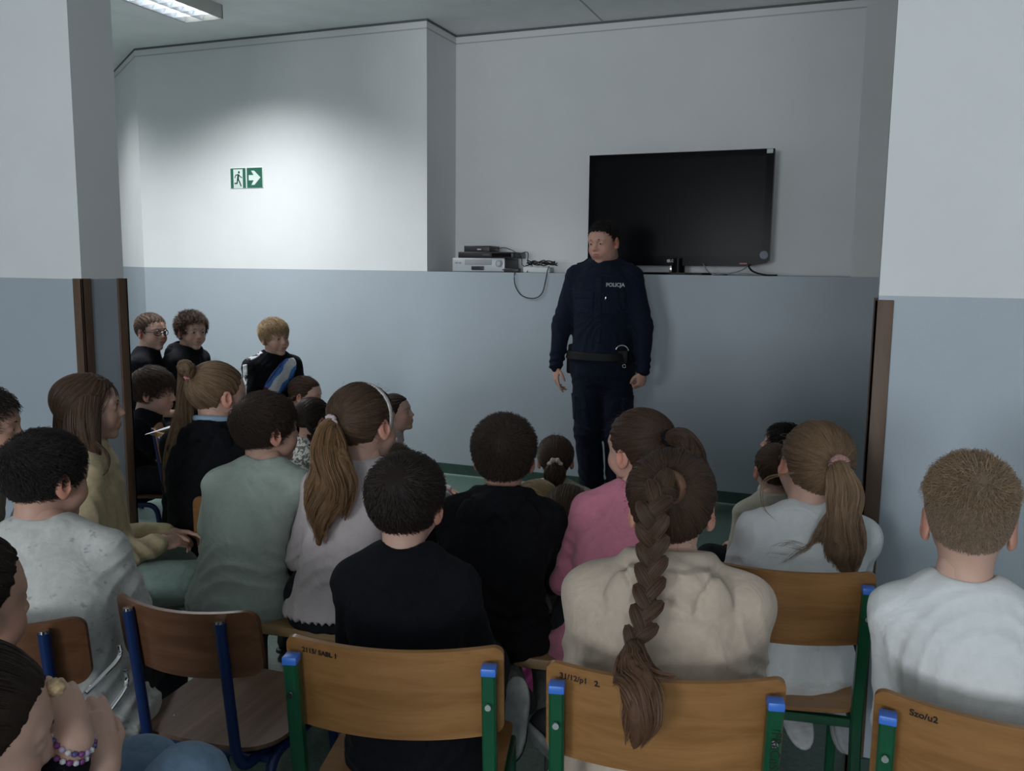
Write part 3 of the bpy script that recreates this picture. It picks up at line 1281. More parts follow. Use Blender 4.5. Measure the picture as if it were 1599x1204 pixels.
def dress(b, sh, res):
    if not sh:
        return
    kind, mat = sh['kind'], sh['mat']
    g = sh.get('g', 0.012)
    seed = sh.get('seed', 1.0)
    amp = sh.get('fold', 0.005)
    zbot = b.zs - sh.get('below', 0.02)
    tf = torso_fn(b, g, zbot, 1.0, sh.get('flare', 0.04))
    sl = {'tee': 0.62, 'long': 2.0, 'hood': 2.0}[kind]
    rs = sh.get('sleeve', 0.012)
    cuff = []

    def fn(P):
        d = tf(P)
        for sd in (-1, 1):
            s_, e_, w_, Fh = b.arm[sd]
            d = smin(d, cone(P, spine(b, 0.945) + np.array([sd * 0.035, 0, 0]), s_, 0.046 + g * 0.5, 0.036 + g), 0.03)
            a = 0.037 * b.wx
            if sl < 1:
                c = s_ + (e_ - s_) * sl
                d = smin(d, cone(P, s_, c, a + rs, a + rs + 0.004), 0.03)
            else:
                w2 = e_ + (w_ - e_) * sh.get('cuff', 0.97)
                arm = chain(P, [s_, e_, w2], [a + rs, a * 0.86 + rs * 1.1, 0.027 + rs * 0.8], 0.02)
                if kind == 'hood':
                    arm = smin(arm, cone(P, e_ + (w_ - e_) * 0.72, e_ + (w_ - e_) * 0.80, 0.034 + rs, 0.034 + rs), 0.02)
                d = smin(d, arm, 0.035)
        if amp:
            u = np.clip((P[:, 2] - b.zs) / b.L, 0, 1)
            d = d + fold_noise(P, amp * 1.35, seed) * (1.15 - 0.7 * u)
        nb = b.nb
        if kind == 'hood':
            d = smin(d, hood_fn(b, sh)(P), 0.007)
        else:
            # neckband, a ring round the neck
            q = P - (nb + np.array([0, 0.006, sh.get('neckz', -0.012)])).astype(np.float32)
            q = q @ rotm(0, math.radians(-14), 0).astype(np.float32)
            rr = sh.get('neckr', 0.056) * (0.6 + 0.4 * b.s)
            ring = np.sqrt((np.sqrt(q[:, 0] ** 2 + (q[:, 1]) ** 2) - rr) ** 2 + (np.maximum(np.abs(q[:, 2]) - sh.get('neckh', 0.004), 0)) ** 2) - 0.0065
            d = smin(d, ring, 0.016)
            d = smax(d, -(ell(P, nb + np.array([0, 0.012, 0.035]), (rr - 0.003, rr + 0.002, 0.05))), 0.006)
        if sh.get('frill'):
            d = smax(d, zbot + 0.018 + 0.006 * np.sin(np.arctan2(P[:, 1], P[:, 0]) * 38) - P[:, 2], 0.004)
        return d
    pts = [spine(b, 0), spine(b, 1.0) + np.array([0, 0, 0.05])] + [q for a in b.arm.values() for q in a[:3]]
    pts += [spine(b, .1) + np.array([sd * 0.12, 0, 0]) for sd in (-1, 1)]
    lo, hi = bounds(pts, 0.10)
    lo[2] = min(lo[2], zbot - 0.02)
    lo[1] -= 0.06
    me = mkmesh('shirt', fn, lo, hi, res)
    o = link(sh.get('name', 'shirt'), me, mat, b.root)
    b.shirt_fn, b.shirt = fn, o
    b.shirt_lo, b.shirt_hi = lo, hi
    return o


def hood_fn(b, sh):
    nb = b.nb
    k = sh.get('hoodk', 1.0)

    def fn(P):
        q = P - (nb + np.array([0, 0.0, 0.0])).astype(np.float32)
        # collar roll round the neck, open at the front
        q2 = q @ rotm(0, math.radians(-16), 0).astype(np.float32)
        R = np.sqrt((q2[:, 0] / 1.02) ** 2 + (q2[:, 1] - 0.004) ** 2)
        ring = np.sqrt((R - 0.070 * k) ** 2 + ((q2[:, 2] + 0.008) * 0.72) ** 2) - (0.021 * k)
        # pouch hanging down the back, two lobes with a crease
        p1 = ell(q, (0, -0.084 * k, -0.052 * k), (0.112 * k, 0.042 * k, 0.088 * k))
        p1 = smin(p1, ell(q, (0, -0.098 * k, -0.118 * k), (0.066 * k, 0.034 * k, 0.066 * k)), 0.03)
        x, zz = np.abs(q[:, 0]), q[:, 2]
        # two seams that run together at the tip of the hood, with folds gathered between them
        l1 = np.abs(x - (0.070 * k + 0.46 * zz) - 0.006 * np.sin(zz * 60)) * (zz < 0.02)
        l2 = np.abs(q[:, 0] - 0.014 * np.sin(zz * 34) - 0.012) + 9 * (zz > -0.03)
        p1 = p1 + 0.010 * np.exp(-(l1 / 0.007) ** 2) + 0.012 * np.exp(-(l2 / 0.007) ** 2)
        p1 = p1 + 0.004 * np.sin(zz * 120 + x * 90) * (x < 0.07)
        d = smin(ring, p1, 0.02)
        hole = ell(q, (0, 0.004, 0.055), (0.055 * k, 0.060 * k, 0.085))
        return smax(d, -hole, 0.01)
    return fn


def trousers(b, col, legs, res, drop=0.0):
    if col is None:
        return
    mat = col if not isinstance(col, tuple) else cloth('trouser_cloth', col)
    zs = b.zs
    tf = torso_fn(b, 0.008, zs - 0.005, 0.22)

    def fn(P):
        d = tf(P)
        for sd in (-1, 1):
            h, k, a, t = b.leg[sd]
            d = smin(d, chain(P, [h, k, k + (a - k) * 0.92], [0.082 * b.wx, 0.064 * b.legr, 0.047 * b.legr], 0.02), 0.03)
        return d + fold_noise(P, 0.004, 3.1) * 0.8
    pts = [q for l in b.leg.values() for q in l[:3]] + [spine(b, 0), spine(b, .2)]
    lo, hi = bounds(pts, 0.12)
    me = mkmesh('trousers', fn, lo, hi, max(res * 1.3, 0.008))
    b.trouser_fn, b.tl, b.th = fn, lo, hi
    b.trousers = link('trousers', me, mat, b.root)


SHOE_M = {}


def shoes(b, cols, res):
    if cols is None:
        return
    for c in cols:
        if c not in SHOE_M:
            SHOE_M[c] = plain('shoe_material', c, 0.6, noise=0.15, nscale=40)
    for sd in (-1, 1):
        h, k, a, t = b.leg[sd]
        make_shoe(b.root, a, t, cols, 0.9)


def make_shoe(root, a, t, cols, k=1.0, down=None):
    """upper from ankle to toe and a sole slab under it"""
    f = np.asarray(t) - np.asarray(a)
    heel_dir = unit(f)
    dn = unit(np.cross(np.cross(heel_dir, [0, 0, -1.0]), heel_dir)) if abs(heel_dir[2]) < 0.95 else np.array([0, -1.0, 0])
    # foot axis: along the floor direction of f, tilted so the toe is at t
    ax = unit(np.array([f[0], f[1], f[2] * 0.55]))
    dn = unit(np.array([0, 0, -1.0]) - ax * (-ax[2]))
    if down is not None:
        for c in cols:
            if c not in SHOE_M:
                SHOE_M[c] = plain('shoe_material', c, 0.6, noise=0.15, nscale=40)
        ax = unit(f)
        dn = unit(np.asarray(down) - ax * (np.asarray(down) @ ax))
    R = frame_from(ax, -dn)
    o = np.asarray(a) + dn * 0.045 * k

    def up(P):
        q = (P - o.astype(np.float32)) @ R.astype(np.float32)
        d = ell(q, (0, 0.005, 0.012), (0.034 * k, 0.050 * k, 0.042 * k))
        d = smin(d, ell(q, (0, 0.095 * k, -0.004), (0.037 * k, 0.075 * k, 0.028 * k)), 0.03)
        d = smin(d, cone(q, (0, -0.002, 0.02), (0, -0.006, 0.055 * k), 0.034 * k, 0.036 * k), 0.015)
        return smax(d, -0.018 * k - q[:, 2], 0.004)

    def so(P):
        q = (P - o.astype(np.float32)) @ R.astype(np.float32)
        d = ell(q, (0, 0.0, -0.025 * k), (0.037 * k, 0.055 * k, 0.06))
        d = smin(d, ell(q, (0, 0.095 * k, -0.025 * k), (0.041 * k, 0.080 * k, 0.06)), 0.05)
        d = smax(d, np.abs(q[:, 2] + 0.026 * k) - 0.011 * k, 0.006)
        g = np.abs(np.sin(q[:, 1] * 260)) * 0.003
        return d + g * (q[:, 2] < -0.034 * k)
    pts = [o + R @ np.array(v) for v in ((-.05, -.07, -.06), (.05, .2, .1), (.05, -.07, .1), (-.05, .2, -.06), (-.05, .2, .1), (.05, -.07, -.06), (.05, .2, -.06), (-.05, -.07, .1))]
    lo, hi = bounds(pts, 0.01)
    u = link('shoe', mkmesh('shoe', up, lo, hi, 0.006), SHOE_M[cols[0]], root)
    s = link('sole', mkmesh('sole', so, lo, hi, 0.006), SHOE_M[cols[1]], u)
    return u


def head_pts(b, pts):
    return pts * b.hs @ b.Rh.T + b.ho


def hairdo(b, h, detail=1.0):
    if not h:
        return
    col = h['col']
    kind = h.get('line', 'boy')
    ts, tt = h.get('ts', 0.010), h.get('tt', 0.014)
    pole = h.get('pole', (0, -0.72, 0.69))
    root = b.root
    mc = hair_mat('hair_mass', col, False)
    cap = mkmesh('hair', lambda P: cap_sdf(P, kind, ts, tt, pole, h.get('clump', 0.002), h.get('nf', 23), h.get('soft', 0.010)),
                 (-.112, -.135, -.11), (.112, .125, .15), h.get('res', 0.0038), (b.Rh * b.hs, b.ho))
    cap = link('hair', cap, mc, root)
    n = int(h.get('n', 4500) * detail)
    rr = h.get('r', 0.00055)
    mode = h.get('mode', 'away')
    st = scalp_strands(n, 9, kind, pole, ts, tt, mode, h.get('len', 0.04), h.get('lift', 0.006), h.get('wave', 0.0015), h.get('stop', 0.14))
    add_strands('hair_strands', cap, head_pts(b, st), col, rr, rr * 0.35)
    if h.get('top'):
        tn, tlen, tlift = h['top']
        st = scalp_strands(tn, 8, 'girl', pole, ts, tt, 'away', tlen, tlift, 0.003)
        st = st[st[:, 0, 2] > 0.066]
        add_strands('hair_strands', cap, head_pts(b, st), h.get('topcol', col), rr, rr * 0.3)
    if mode == 'to' and h.get('fly', 1):
        m = int(45 * detail)
        st = scalp_strands(m, 9, kind, pole, ts + .004, tt + .004, 'away', 0.035, 0.010, 0.004)
        add_strands('hair_strands', cap, head_pts(b, st), col, rr * 0.6, rr * 0.2)
    tail = h.get('tail')
    tie = None
    if pole is not None:
        p = unit(pole)
        tie = b.Rh @ ((EC + p * (ER + tt * 1.0)) * b.hs) + b.ho
        outw = b.Rh @ unit(p / ER)
    b.tie = tie
    if tail:
        ctrl = [tie + outw * 0.004] + [tie + np.array(v) for v in tail['pts']]
        tcol = tail.get('col', col)
        mt = hair_mat('hair_mass', tcol, False)
        fn, lo, hi = tail_core(ctrl, [r * 0.80 for r in tail['rad']], tail.get('groove', 0.003), seed=tail.get('seed', 0))
        core = link('ponytail', mkmesh('ponytail', fn, lo, hi, 0.0045), mt, root)
        sp = smooth_ctrl(ctrl, 18)
        rad = np.interp(np.linspace(0, 1, 18), np.linspace(0, 1, len(tail['rad'])), tail['rad'])
        bs = bundle(int(tail.get('n', 1500) * detail), 18, sp, rad, tail.get('wave', 0.008), tail.get('tip', 0.3), tail.get('turns', 1.3))
        add_strands('hair_strands', core, bs, tcol, rr * 1.1, rr * 0.35)
    if h.get('tiecol') is not None:
        tc = h['tiecol']
        o2 = outw
        U = unit(np.cross(o2, [0.2, 0.1, 0.97]))
        W = np.cross(o2, U)
        R0 = h.get('tier', 0.017)
        m = MB()
        k = 26
        pts = []
        for i in range(k + 1):
            a = 2 * math.pi * i / k
            q = R0 * (1 + 0.06 * math.sin(5 * a))
            pts.append(tie + o2 * (0.008 + 0.003 * math.sin(7 * a)) + U * math.cos(a) * q + W * math.sin(a) * q)
        m.tube(pts, h.get('tiew', 0.005), 8, cap=False)
        m.build('hair_tie', tc, root)


def braid(b, ctrl, width, pitch, out, col, detail=1.0, name='braid', taper=0.75, per=30, r=0.00055):
    lobes = braid_core(ctrl, width, pitch, taper)
    fn, lo, hi = braid_fn(lobes, width, pitch, out)
    o = link(name, mkmesh(name, fn, lo, hi, max(0.0026, width * 0.06)), hair_mat('hair_mass', col, False), b.root)
    add_strands('hair_strands', o, braid_strands(lobes, width, pitch, out, int(per * detail)), col, r, r * 0.6)
    return o


def loose_tail(b, ctrl, rad, col, n=800, wave=0.012, tip=0.4, turns=1.3, r=0.0006, name='hair_tuft', groove=0.003, core=True, parent=None):
    sp = smooth_ctrl(ctrl, 18)
    rr = np.interp(np.linspace(0, 1, 18), np.linspace(0, 1, len(rad)), rad)
    bs = bundle(n, 18, sp, rr, wave, tip, turns)
    if core:
        fn, lo, hi = tail_core(ctrl, [q * 0.78 for q in rad], groove)
        o = link(name, mkmesh(name, fn, lo, hi, 0.0045), hair_mat('hair_mass', col, False), b.root)
    else:
        o = parent
    add_strands('hair_strands', o, bs, col, r, r * 0.3)
    return o


def patch(b, name, region, mat, off=0.003, res=0.005, lo=None, hi=None, base=None):
    """a piece of trim that follows the shirt's surface"""
    sf = b.shirt_fn

    def fn(P):
        return smax(sf(P) - off, region(P), 0.002)
    return link(name, mkmesh(name, fn, b.shirt_lo if lo is None else lo, b.shirt_hi if hi is None else hi, res), mat, base if base is not None else b.root)
# ---------------------------------------------------------------- the room
CEIL = 3.24
WALL_MAIN = paint_wall('painted_plaster', 1.49)
WALL_NEAR = paint_wall('painted_plaster_near', 1.46)
CEIL_M = plain('ceiling_paint', (0.86, 0.875, 0.875), 0.85, noise=0.04, nscale=4, bump=0.1, bscale=60)
TRIM_WOOD = wood('trim_wood', (0.075, 0.040, 0.024), (0.19, 0.11, 0.065), (12, 12, 1.6), 0.55, coat=0.0)
DARK_GAP = plain('crevice', (0.14, 0.15, 0.15), 0.9)
SKIRT = plain('skirting_green', (0.035, 0.075, 0.06), 0.45, noise=0.1)


def floor_mat():
    m, nt, b = _nt('green_linoleum')
    tc = node(nt, 'ShaderNodeTexCoord')
    n = node(nt, 'ShaderNodeTexNoise')
    n.inputs['Scale'].default_value = 55
    n.inputs['Detail'].default_value = 8
    n.inputs['Roughness'].default_value = 0.75
    nt.links.new(tc.outputs['Object'], n.inputs['Vector'])
    r = node(nt, 'ShaderNodeValToRGB')
    r.color_ramp.elements[0].position = 0.35
    r.color_ramp.elements[1].position = 0.66
    r.color_ramp.elements[0].color = (0.055, 0.105, 0.083, 1)
    r.color_ramp.elements[1].color = (0.125, 0.185, 0.155, 1)
    nt.links.new(n.outputs['Fac'], r.inputs['Fac'])
    nt.links.new(r.outputs['Color'], b.inputs['Base Color'])
    b.inputs['Roughness'].default_value = 0.4
    b.inputs['Specular IOR Level'].default_value = 0.4
    return m


def slab(name, lo, hi, mat):
    m = MB()
    m.box(lo, hi)
    return tag(m.build(name, mat, smooth=False), kind='structure')


JL, JR = -2.945, 0.037      # the two jambs of the opening
XL, XR, YF, YB = -7.6, 3.2, -6.5, 5.78
XC = -5.60       # the corner where the far wall turns away
slab('floor', (XL - 0.2, YF - 0.2, -0.1), (XR + 0.2, 7.6, 0.0), floor_mat())
slab('ceiling', (XL - 0.2, YF - 0.2, CEIL), (XR + 0.2, 7.6, CEIL + 0.1), CEIL_M)
slab('wall_back', (XC, YB, 0.0), (XR + 0.2, 6.5, 1.487), WALL_MAIN)
slab('wall_back_left', (XC, YB, 1.487), (-2.960, 6.5, CEIL), WALL_MAIN)
slab('wall_back_right', (-0.088, YB, 1.487), (XR + 0.2, 6.5, CEIL), WALL_MAIN)
slab('wall_niche', (-2.960, 6.26, 1.487), (-0.088, 6.5, CEIL), WALL_MAIN)
slab('wall_left', (XL - 0.2, YF, 0.0), (XL, 7.4, CEIL), WALL_MAIN)
_m = MB()
_m.poly([(XC, YB, 0), (XC + .2, YB + .01, 0), (XC + .2, YB + .3, 0), (XL, YB + (XC - XL) * .716 + .3, 0), (XL, YB + (XC - XL) * .716, 0)], (0, 0, CEIL))
tag(_m.build('wall_back_angled', WALL_MAIN, smooth=False), kind='structure')
slab('wall_right', (XR, YF, 0.0), (XR + 0.2, YB, CEIL), WALL_MAIN)
slab('wall_partition_left', (XL, 2.70, 0.0), (JL, 2.92, CEIL), WALL_NEAR)
slab('wall_partition_right', (JR, 2.70, 0.0), (XR, 2.92, CEIL), WALL_NEAR)
# wall behind the viewer with two windows
wf = MB()
for x0, x1, z0, z1 in ((XL - .2, -2.8, 0, CEIL), (-2.8, -1.0, 0, .95), (-2.8, -1.0, 2.55, CEIL), (-1.0, .4, 0, CEIL), (.4, 2.2, 0, .95), (.4, 2.2, 2.55, CEIL), (2.2, XR + .2, 0, CEIL)):
    wf.box((x0, YF - 0.2, z0), (x1, YF, z1))
tag(wf.build('wall_front', WALL_MAIN, smooth=False), kind='structure')
WHITE_FRAME = plain('window_white', (.7, .7, .68), .4)
GLASS = bpy.data.materials.new('window_glass')
GLASS.use_nodes = True
GLASS.node_tree.nodes['Principled BSDF'].inputs['Transmission Weight'].default_value = 1.0
GLASS.node_tree.nodes['Principled BSDF'].inputs['Roughness'].default_value = 0.0
for i, x in enumerate((-1.9, 1.3)):
    w = empty('window_%d' % (i + 1), (x, YF - 0.1, .95))
    tag(w, kind='structure')
    f = MB()
    for a in ((-.9, 0, -.85, 1.6), (.85, 0, .9, 1.6), (-.03, 0, .03, 1.6), (-.85, 0, .85, .05), (-.85, 1.55, .85, 1.6)):
        f.box((a[0], -.03, a[1]), (a[2], .03, a[3]))
    f.build('window_frame', WHITE_FRAME, w, smooth=False)
    for s in (-1, 1):
        p = MB()
        p.box((min(s * .03, s * .85), -.004, .05), (max(s * .03, s * .85), .004, 1.55))
        p.build('pane', GLASS, w, smooth=False)
# skirting along the back wall and a pale strip standing in for the glare line at its foot
slab('baseboard_back', (XC, YB - 0.014, 0.0), (XR, YB, 0.082), SKIRT)
BEAD = plain('skirting_glare', (.30, .38, .36), .4)
slab('trim_bead_back', (XC, YB - 0.030, 0.0), (XR, YB - 0.014, 0.008), BEAD)
slab('baseboard_left', (XL, 2.92, 0), (XL + .014, 7.2, .082), SKIRT)
slab('baseboard_partition_left', (XL, 2.686, 0), (JL, 2.70, .082), SKIRT)
slab('baseboard_partition_right', (JR, 2.686, 0), (XR, 2.70, .082), SKIRT)


def corner_guard(name, x, y, sx, sy, h, w=0.040, t=0.010):
    """wooden angle strip on a wall corner: legs run sx along x and sy along y from the corner"""
    m = MB()
    x0, x1 = sorted((x - sx * t, x + sx * w))
    y0, y1 = sorted((y - sy * t, y))
    m.rbox((x0, y0, 0.0), (x1, y1, h), 0.002)
    x0, x1 = sorted((x - sx * t, x))
    y0, y1 = sorted((y - sy * t, y + sy * w))
    m.rbox((x0, y0, 0.0), (x1, y1, h), 0.002)
    return tag(m.build(name, TRIM_WOOD), kind='structure')


corner_guard('trim_1', JL, 2.70, -1, 1, 1.462)
corner_guard('trim_2', JL, 2.92, -1, -1, 1.462)
corner_guard('trim_3', JR, 2.70, 1, 1, 1.448)
corner_guard('trim_4', JR, 2.92, 1, -1, 1.448)
# thin dark crevice and bead where walls meet the ceiling
for i, (a, b_) in enumerate((((XC, YB - .006), (-2.960, YB)), ((-2.960, YB - .006), (-2.954, 6.26)), ((-2.96, 6.254), (-.088, 6.26)), ((-.088, YB - .006), (XR, YB)))):
    slab('trim_%d' % (5 + i), (a[0], a[1], CEIL - .014), (b_[0], b_[1], CEIL), DARK_GAP)
    dx, dy = b_[0] - a[0], b_[1] - a[1]
    if dx > dy:
        slab('trim_%d' % (15 + i), (a[0], a[1] + .002, CEIL - .066), (b_[0], b_[1], CEIL - .058), plain('plaster_bead', (.5, .52, .52), .9))
    else:
        slab('trim_%d' % (15 + i), (a[0], a[1], CEIL - .066), (b_[0] - .002, b_[1], CEIL - .058), plain('plaster_bead', (.5, .52, .52), .9))
for nm, zz, hh, mt in (('trim_9', CEIL - .014, .014, DARK_GAP), ('trim_19', CEIL - .066, .008, plain('plaster_bead', (.5, .52, .52), .9))):
    _m = MB()
    _m.poly([(XC, YB - .006, zz), (XC, YB, zz), (XL, YB + (XC - XL) * .716, zz), (XL, YB + (XC - XL) * .716 - .007, zz)], (0, 0, hh))
    tag(_m.build(nm, mt, smooth=False), kind='structure')
# a joint in the ceiling boards running from the niche towards the viewer
slab('trim_25', (-1.825, 3.0, CEIL - .003), (-1.815, 6.25, CEIL), plain('ceiling_joint', (.42, .44, .44), .9))

# ---------------------------------------------------------------- ceiling luminaire
LUM_WHITE = plain('luminaire_white', (.62, .62, .58), .5)
LOUVRE = plain('louvre_metal', (.85, .88, .92), .25, metal=0.6)
TUBE = plain('lit_tube', (.93, .97, 1.0), .5, emit=5.0)
GLOW = plain('lit_reflector', (.9, .93, .97), .35)


def luminaire(x, y, label, lit):
    t = empty('ceiling_luminaire', (x, y, CEIL))
    tag(t, label, 'ceiling light', 'ceiling luminaires')
    W, L, H = .16, .61, .09
    hb = MB()
    hb.rbox((-W, -L, -H), (-W + .006, L, 0), .002)
    hb.rbox((W - .006, -L, -H), (W, L, 0), .002)
    hb.box((-W + .006, -L, -.012), (W - .006, L, 0))
    hb.build('housing', LUM_WHITE, t)
    for s in (-1, 1):
        e = MB()
        e.rbox((-W, min(s * L, s * (L - .012)), -H - .002), (W, max(s * L, s * (L - .012)), 0), .002)
        e.build('end_cap', LUM_WHITE, t)
        tb = MB()
        tb.tube([(s * .075, -L + .04, -.040), (s * .075, L - .04, -.040)], .013, 12)
        tb.build('tube', TUBE if lit else LUM_WHITE, t)
        # bowed reflector wings beside each tube
        for q in (-1, 1):
            rf = MB()
            c = s * .075
            pts = [(c + q * (.020 + .052 * k / 5), -.020 - .068 * (k / 5) ** 2) for k in range(6)]
            V = [(px, yy, pz) for yy in (-L + .014, L - .014) for px, pz in pts]
            F = [(k, k + 1, k + 7, k + 6) for k in range(5)]
            rf.add(V, F)
            rf.build('reflector', LOUVRE, t)
    bl = MB()
    for k in range(1, 12):
        yy = -L + .014 + k * (2 * L - .028) / 12
        for s in (-1, 1):
            c = s * .075
            bl2 = MB()
            bl2.poly([(c - .072, yy - .010, -.088), (c + .072, yy - .010, -.088), (c + .045, yy - .002, -.052), (c - .045, yy - .002, -.052)], (0, .004, 0))
            bl2.build('louvre_blade', LOUVRE, t, smooth=False)
    return t


luminaire(-4.26, 4.42, 'lit white louvred ceiling light partly hidden by the left wall end', True)
luminaire(-6.35, 4.75, 'added lit louvred ceiling light, out of sight beyond the left wall end', True)  # unseen fitting added to go with the extra lamp at far left

# ---------------------------------------------------------------- emergency exit sign
SIGN_GREEN = plain('sign_green', (.025, .13, .085), .45)
SIGN_WHITE = plain('sign_white', (.72, .82, .76), .5)
SIGN_DARK = plain('sign_figure', (.02, .075, .055), .45)
sign = empty('exit_sign', (-4.532, YB, 2.191))
tag(sign, 'green and white emergency exit sign with running figure and arrow on the white wall', 'sign')


def flat(pts, mat, name, parent, d=.0012, y=-.004):
    m = MB()
    m.poly([(p[0], y, p[1]) for p in pts], (0, -d, 0))
    return m.build(name, mat, parent, smooth=False)


m = MB()
m.rbox((-.157, -.004, -.080), (.157, 0, .080), .001)
m.build('backing', SIGN_WHITE, sign)
flat([(.006, -.077), (.150, -.077), (.150, .075), (.006, .075)], SIGN_GREEN, 'arrow_panel', sign)
flat([(.024, .020), (.070, .020), (.047, .053), (.076, .053), (.134, 0), (.076, -.055), (.047, -.055), (.070, -.020), (.024, -.020)], SIGN_WHITE, 'arrow', sign, y=-.0055)
for x0, x1 in ((-.150, -.124), (-.034, -.007)):
    flat([(x0, -.077), (x1, -.077), (x1, .075), (x0, .075)], SIGN_GREEN, 'door_panel', sign)
flat([(-.124, .068), (-.034, .068), (-.034, .075), (-.124, .075)], SIGN_GREEN, 'door_panel', sign)
fig = empty('running_figure')
fig.parent = sign


def limb(pts, w):
    for a, b_ in zip(pts[:-1], pts[1:]):
        d = np.array(b_) - np.array(a)
        n_ = np.array([-d[1], d[0]]) / np.linalg.norm(d) * w
        flat([a - n_, b_ - n_ + d * .06, b_ + n_ + d * .06, a + n_], SIGN_DARK, 'figure_limb', fig, d=.0010)


a_ = np.array
limb([a_([-.075, .030]), a_([-.082, -.010])], .0085)
limb([a_([-.080, -.006]), a_([-.066, -.030]), a_([-.052, -.062])], .0052)
limb([a_([-.084, -.008]), a_([-.090, -.040]), a_([-.114, -.040])], .0052)
limb([a_([-.074, .026]), a_([-.056, .010]), a_([-.040, .002])], .0036)
limb([a_([-.078, .028]), a_([-.102, .022]), a_([-.110, .002])], .0036)
flat([(-.070 + .009 * math.cos(t * math.pi / 6), .044 + .010 * math.sin(t * math.pi / 6)) for t in range(12)], SIGN_DARK, 'figure_head', fig, d=.0010)

# ---------------------------------------------------------------- television and boxes on the ledge of the niche
TVB = plain('tv_gloss_black', (.006, .006, .007), .2, spec=.03)
SCREEN = plain('tv_screen', (.0075, .0075, .0085), .22, spec=.04)
BLK = plain('black_plastic', (.012, .012, .014), .38)
SILV = plain('silver_plastic', (.44, .46, .48), .38, metal=.3)
SILVD = plain('dark_grey_side', (.06, .065, .07), .5)
GREY = plain('grey_plastic', (.30, .31, .32), .5)
WHT = plain('white_plastic', (.62, .63, .63), .45)
LEDGE = 1.487
tv = empty('television', (-1.217, 6.06, LEDGE), math.radians(1.0))
tag(tv, 'large black flat television on a pedestal in the wall niche', 'television')
m = MB()
m.poly([(-.617, 0, .812), (.622, 0, .818), (.620, 0, .100), (.600, 0, .082), (.535, 0, .070), (.48, 0, .060), (-.48, 0, .058), (-.535, 0, .066), (-.600, 0, .082), (-.615, 0, .100)], (0, .075, 0))
m.build('casing', TVB, tv, smooth=False)
m = MB()
m.box((-.570, -.002, .125), (.575, 0, .775))
m.build('screen', SCREEN, tv, smooth=False)
m = MB()
m.tube([(0.02, .03, .01), (0.02, .03, .11)], .045, 20)
m.build('stand_neck', TVB, tv)
m = MB()
m.rbox((-.030, -.018, .012), (-.018, -.012, .060), .001)
m.build('chrome_strip', plain('chrome', (.8, .8, .82), .12, metal=1), tv)
m = MB()
k = 40
m.poly([(.36 * math.copysign(abs(math.cos(2 * math.pi * i / k)) ** .7, math.cos(2 * math.pi * i / k)), -.02 + .15 * math.sin(2 * math.pi * i / k), 0) for i in range(k)], (0, 0, .014))
m.build('stand_base', TVB, tv, smooth=False)
text_mesh('logo', 'LG', .026, plain('logo_grey', (.42, .42, .44), .4), tv, Matrix.Translation((-.020, -.0035, .092)) @ Matrix.Rotation(math.radians(90), 4, 'X'), .0005, .0006)
m = MB()
m.disc((-.043, -.0030, .092), .011, .001, 'y')
m.build('logo_disc', plain('logo_disc_grey', (.40, .38, .40), .4), tv)
m = MB()
m.disc((.585, -.003, .135), .027, .003, 'y', 28)
m.build('round_sticker', plain('sticker_grey', (.17, .19, .24), .5), tv)
m = MB()
m.box((.573, -.002, .788), (.612, 0, .815))
st = m.build('corner_sticker', plain('sticker_white', (.55, .58, .58), .5), tv, smooth=False)
m = MB()
m.box((.432, -.002, .074), (.492, 0, .082))
m.build('red_sticker', plain('sticker_red', (.55, .16, .20), .5), tv, smooth=False)

vcr = empty('video_recorder', (-2.602, 6.0, LEDGE))
tag(vcr, 'silver video cassette recorder at the bottom of the device stack', 'video recorder')
m = MB()
m.rbox((-.205, -.10, .012), (.205, .16, .098), .003)
m.build('casing', SILVD, vcr)
m = MB()
m.rbox((-.205, -.118, .004), (.205, -.098, .100), .004)
fc = m.build('front_panel', SILV, vcr)
for n_, lo, hi, mt in (('cassette_flap', (-.105, -.121, .052), (.105, -.116, .090), GREY), ('display', (-.052, -.121, .014), (.047, -.116, .042), BLK), ('button', (-.185, -.121, .060), (-.165, -.116, .072), GREY), ('button', (-.155, -.121, .060), (-.135, -.116, .072), GREY)):
    m = MB()
    m.rbox(lo, hi, .001)
    m.build(n_, mt, vcr)
m = MB()
m.disc((.165, -.122, .062), .027, .010, 'y', 28)
m.build('jog_dial', GREY, vcr)
m = MB()
m.disc((.165, -.129, .062), .015, .008, 'y', 24)
m.build('knob', SILV, vcr)
dvd = empty('disc_player', (-2.545, 6.0, LEDGE + .100))
tag(dvd, 'flat black disc player lying on the silver video recorder', 'disc player')
m = MB()
m.rbox((-.215, -.12, 0), (.215, .13, .044), .004)
m.build('casing', BLK, dvd)
for lo, hi, mt in (((-.02, -.122, .018), (.035, -.118, .030), SILVD), ((.05, -.122, .008), (.20, -.118, .036), TVB)):
    m = MB()
    m.box(lo, hi)
    m.build('display', mt, dvd, smooth=False)
box = empty('set_top_box', (-2.622, 6.0, LEDGE + .144))
tag(box, 'small black set-top box on top of the disc player', 'set-top box')
m = MB()
m.rbox((-.100, -.10, 0), (.100, .09, .044), .003)
m.build('casing', BLK, box)
m = MB()
m.box((.005, -.102, .014), (.035, -.099, .022))
m.build('display', plain('lit_display', (.5, .55, .6), .4), box, smooth=False)
psu = empty('power_strip', (-2.155, 5.93, LEDGE))
tag(psu, 'white power strip covered in tangled black leads on the ledge', 'power strip')
m = MB()
m.rbox((-.10, -.05, 0), (.10, .05, .040), .008)
m.build('casing', WHT, psu)
for i in range(3):
    m = MB()
    m.disc((-.065 + .055 * i, 0, .040), .018, .004, 'z', 18)
    m.build('socket', GREY, psu)
pa = empty('power_adapter', (-2.335, 5.88, LEDGE))
tag(pa, 'black plug adapter lying beside the silver video recorder', 'adapter')
m = MB()
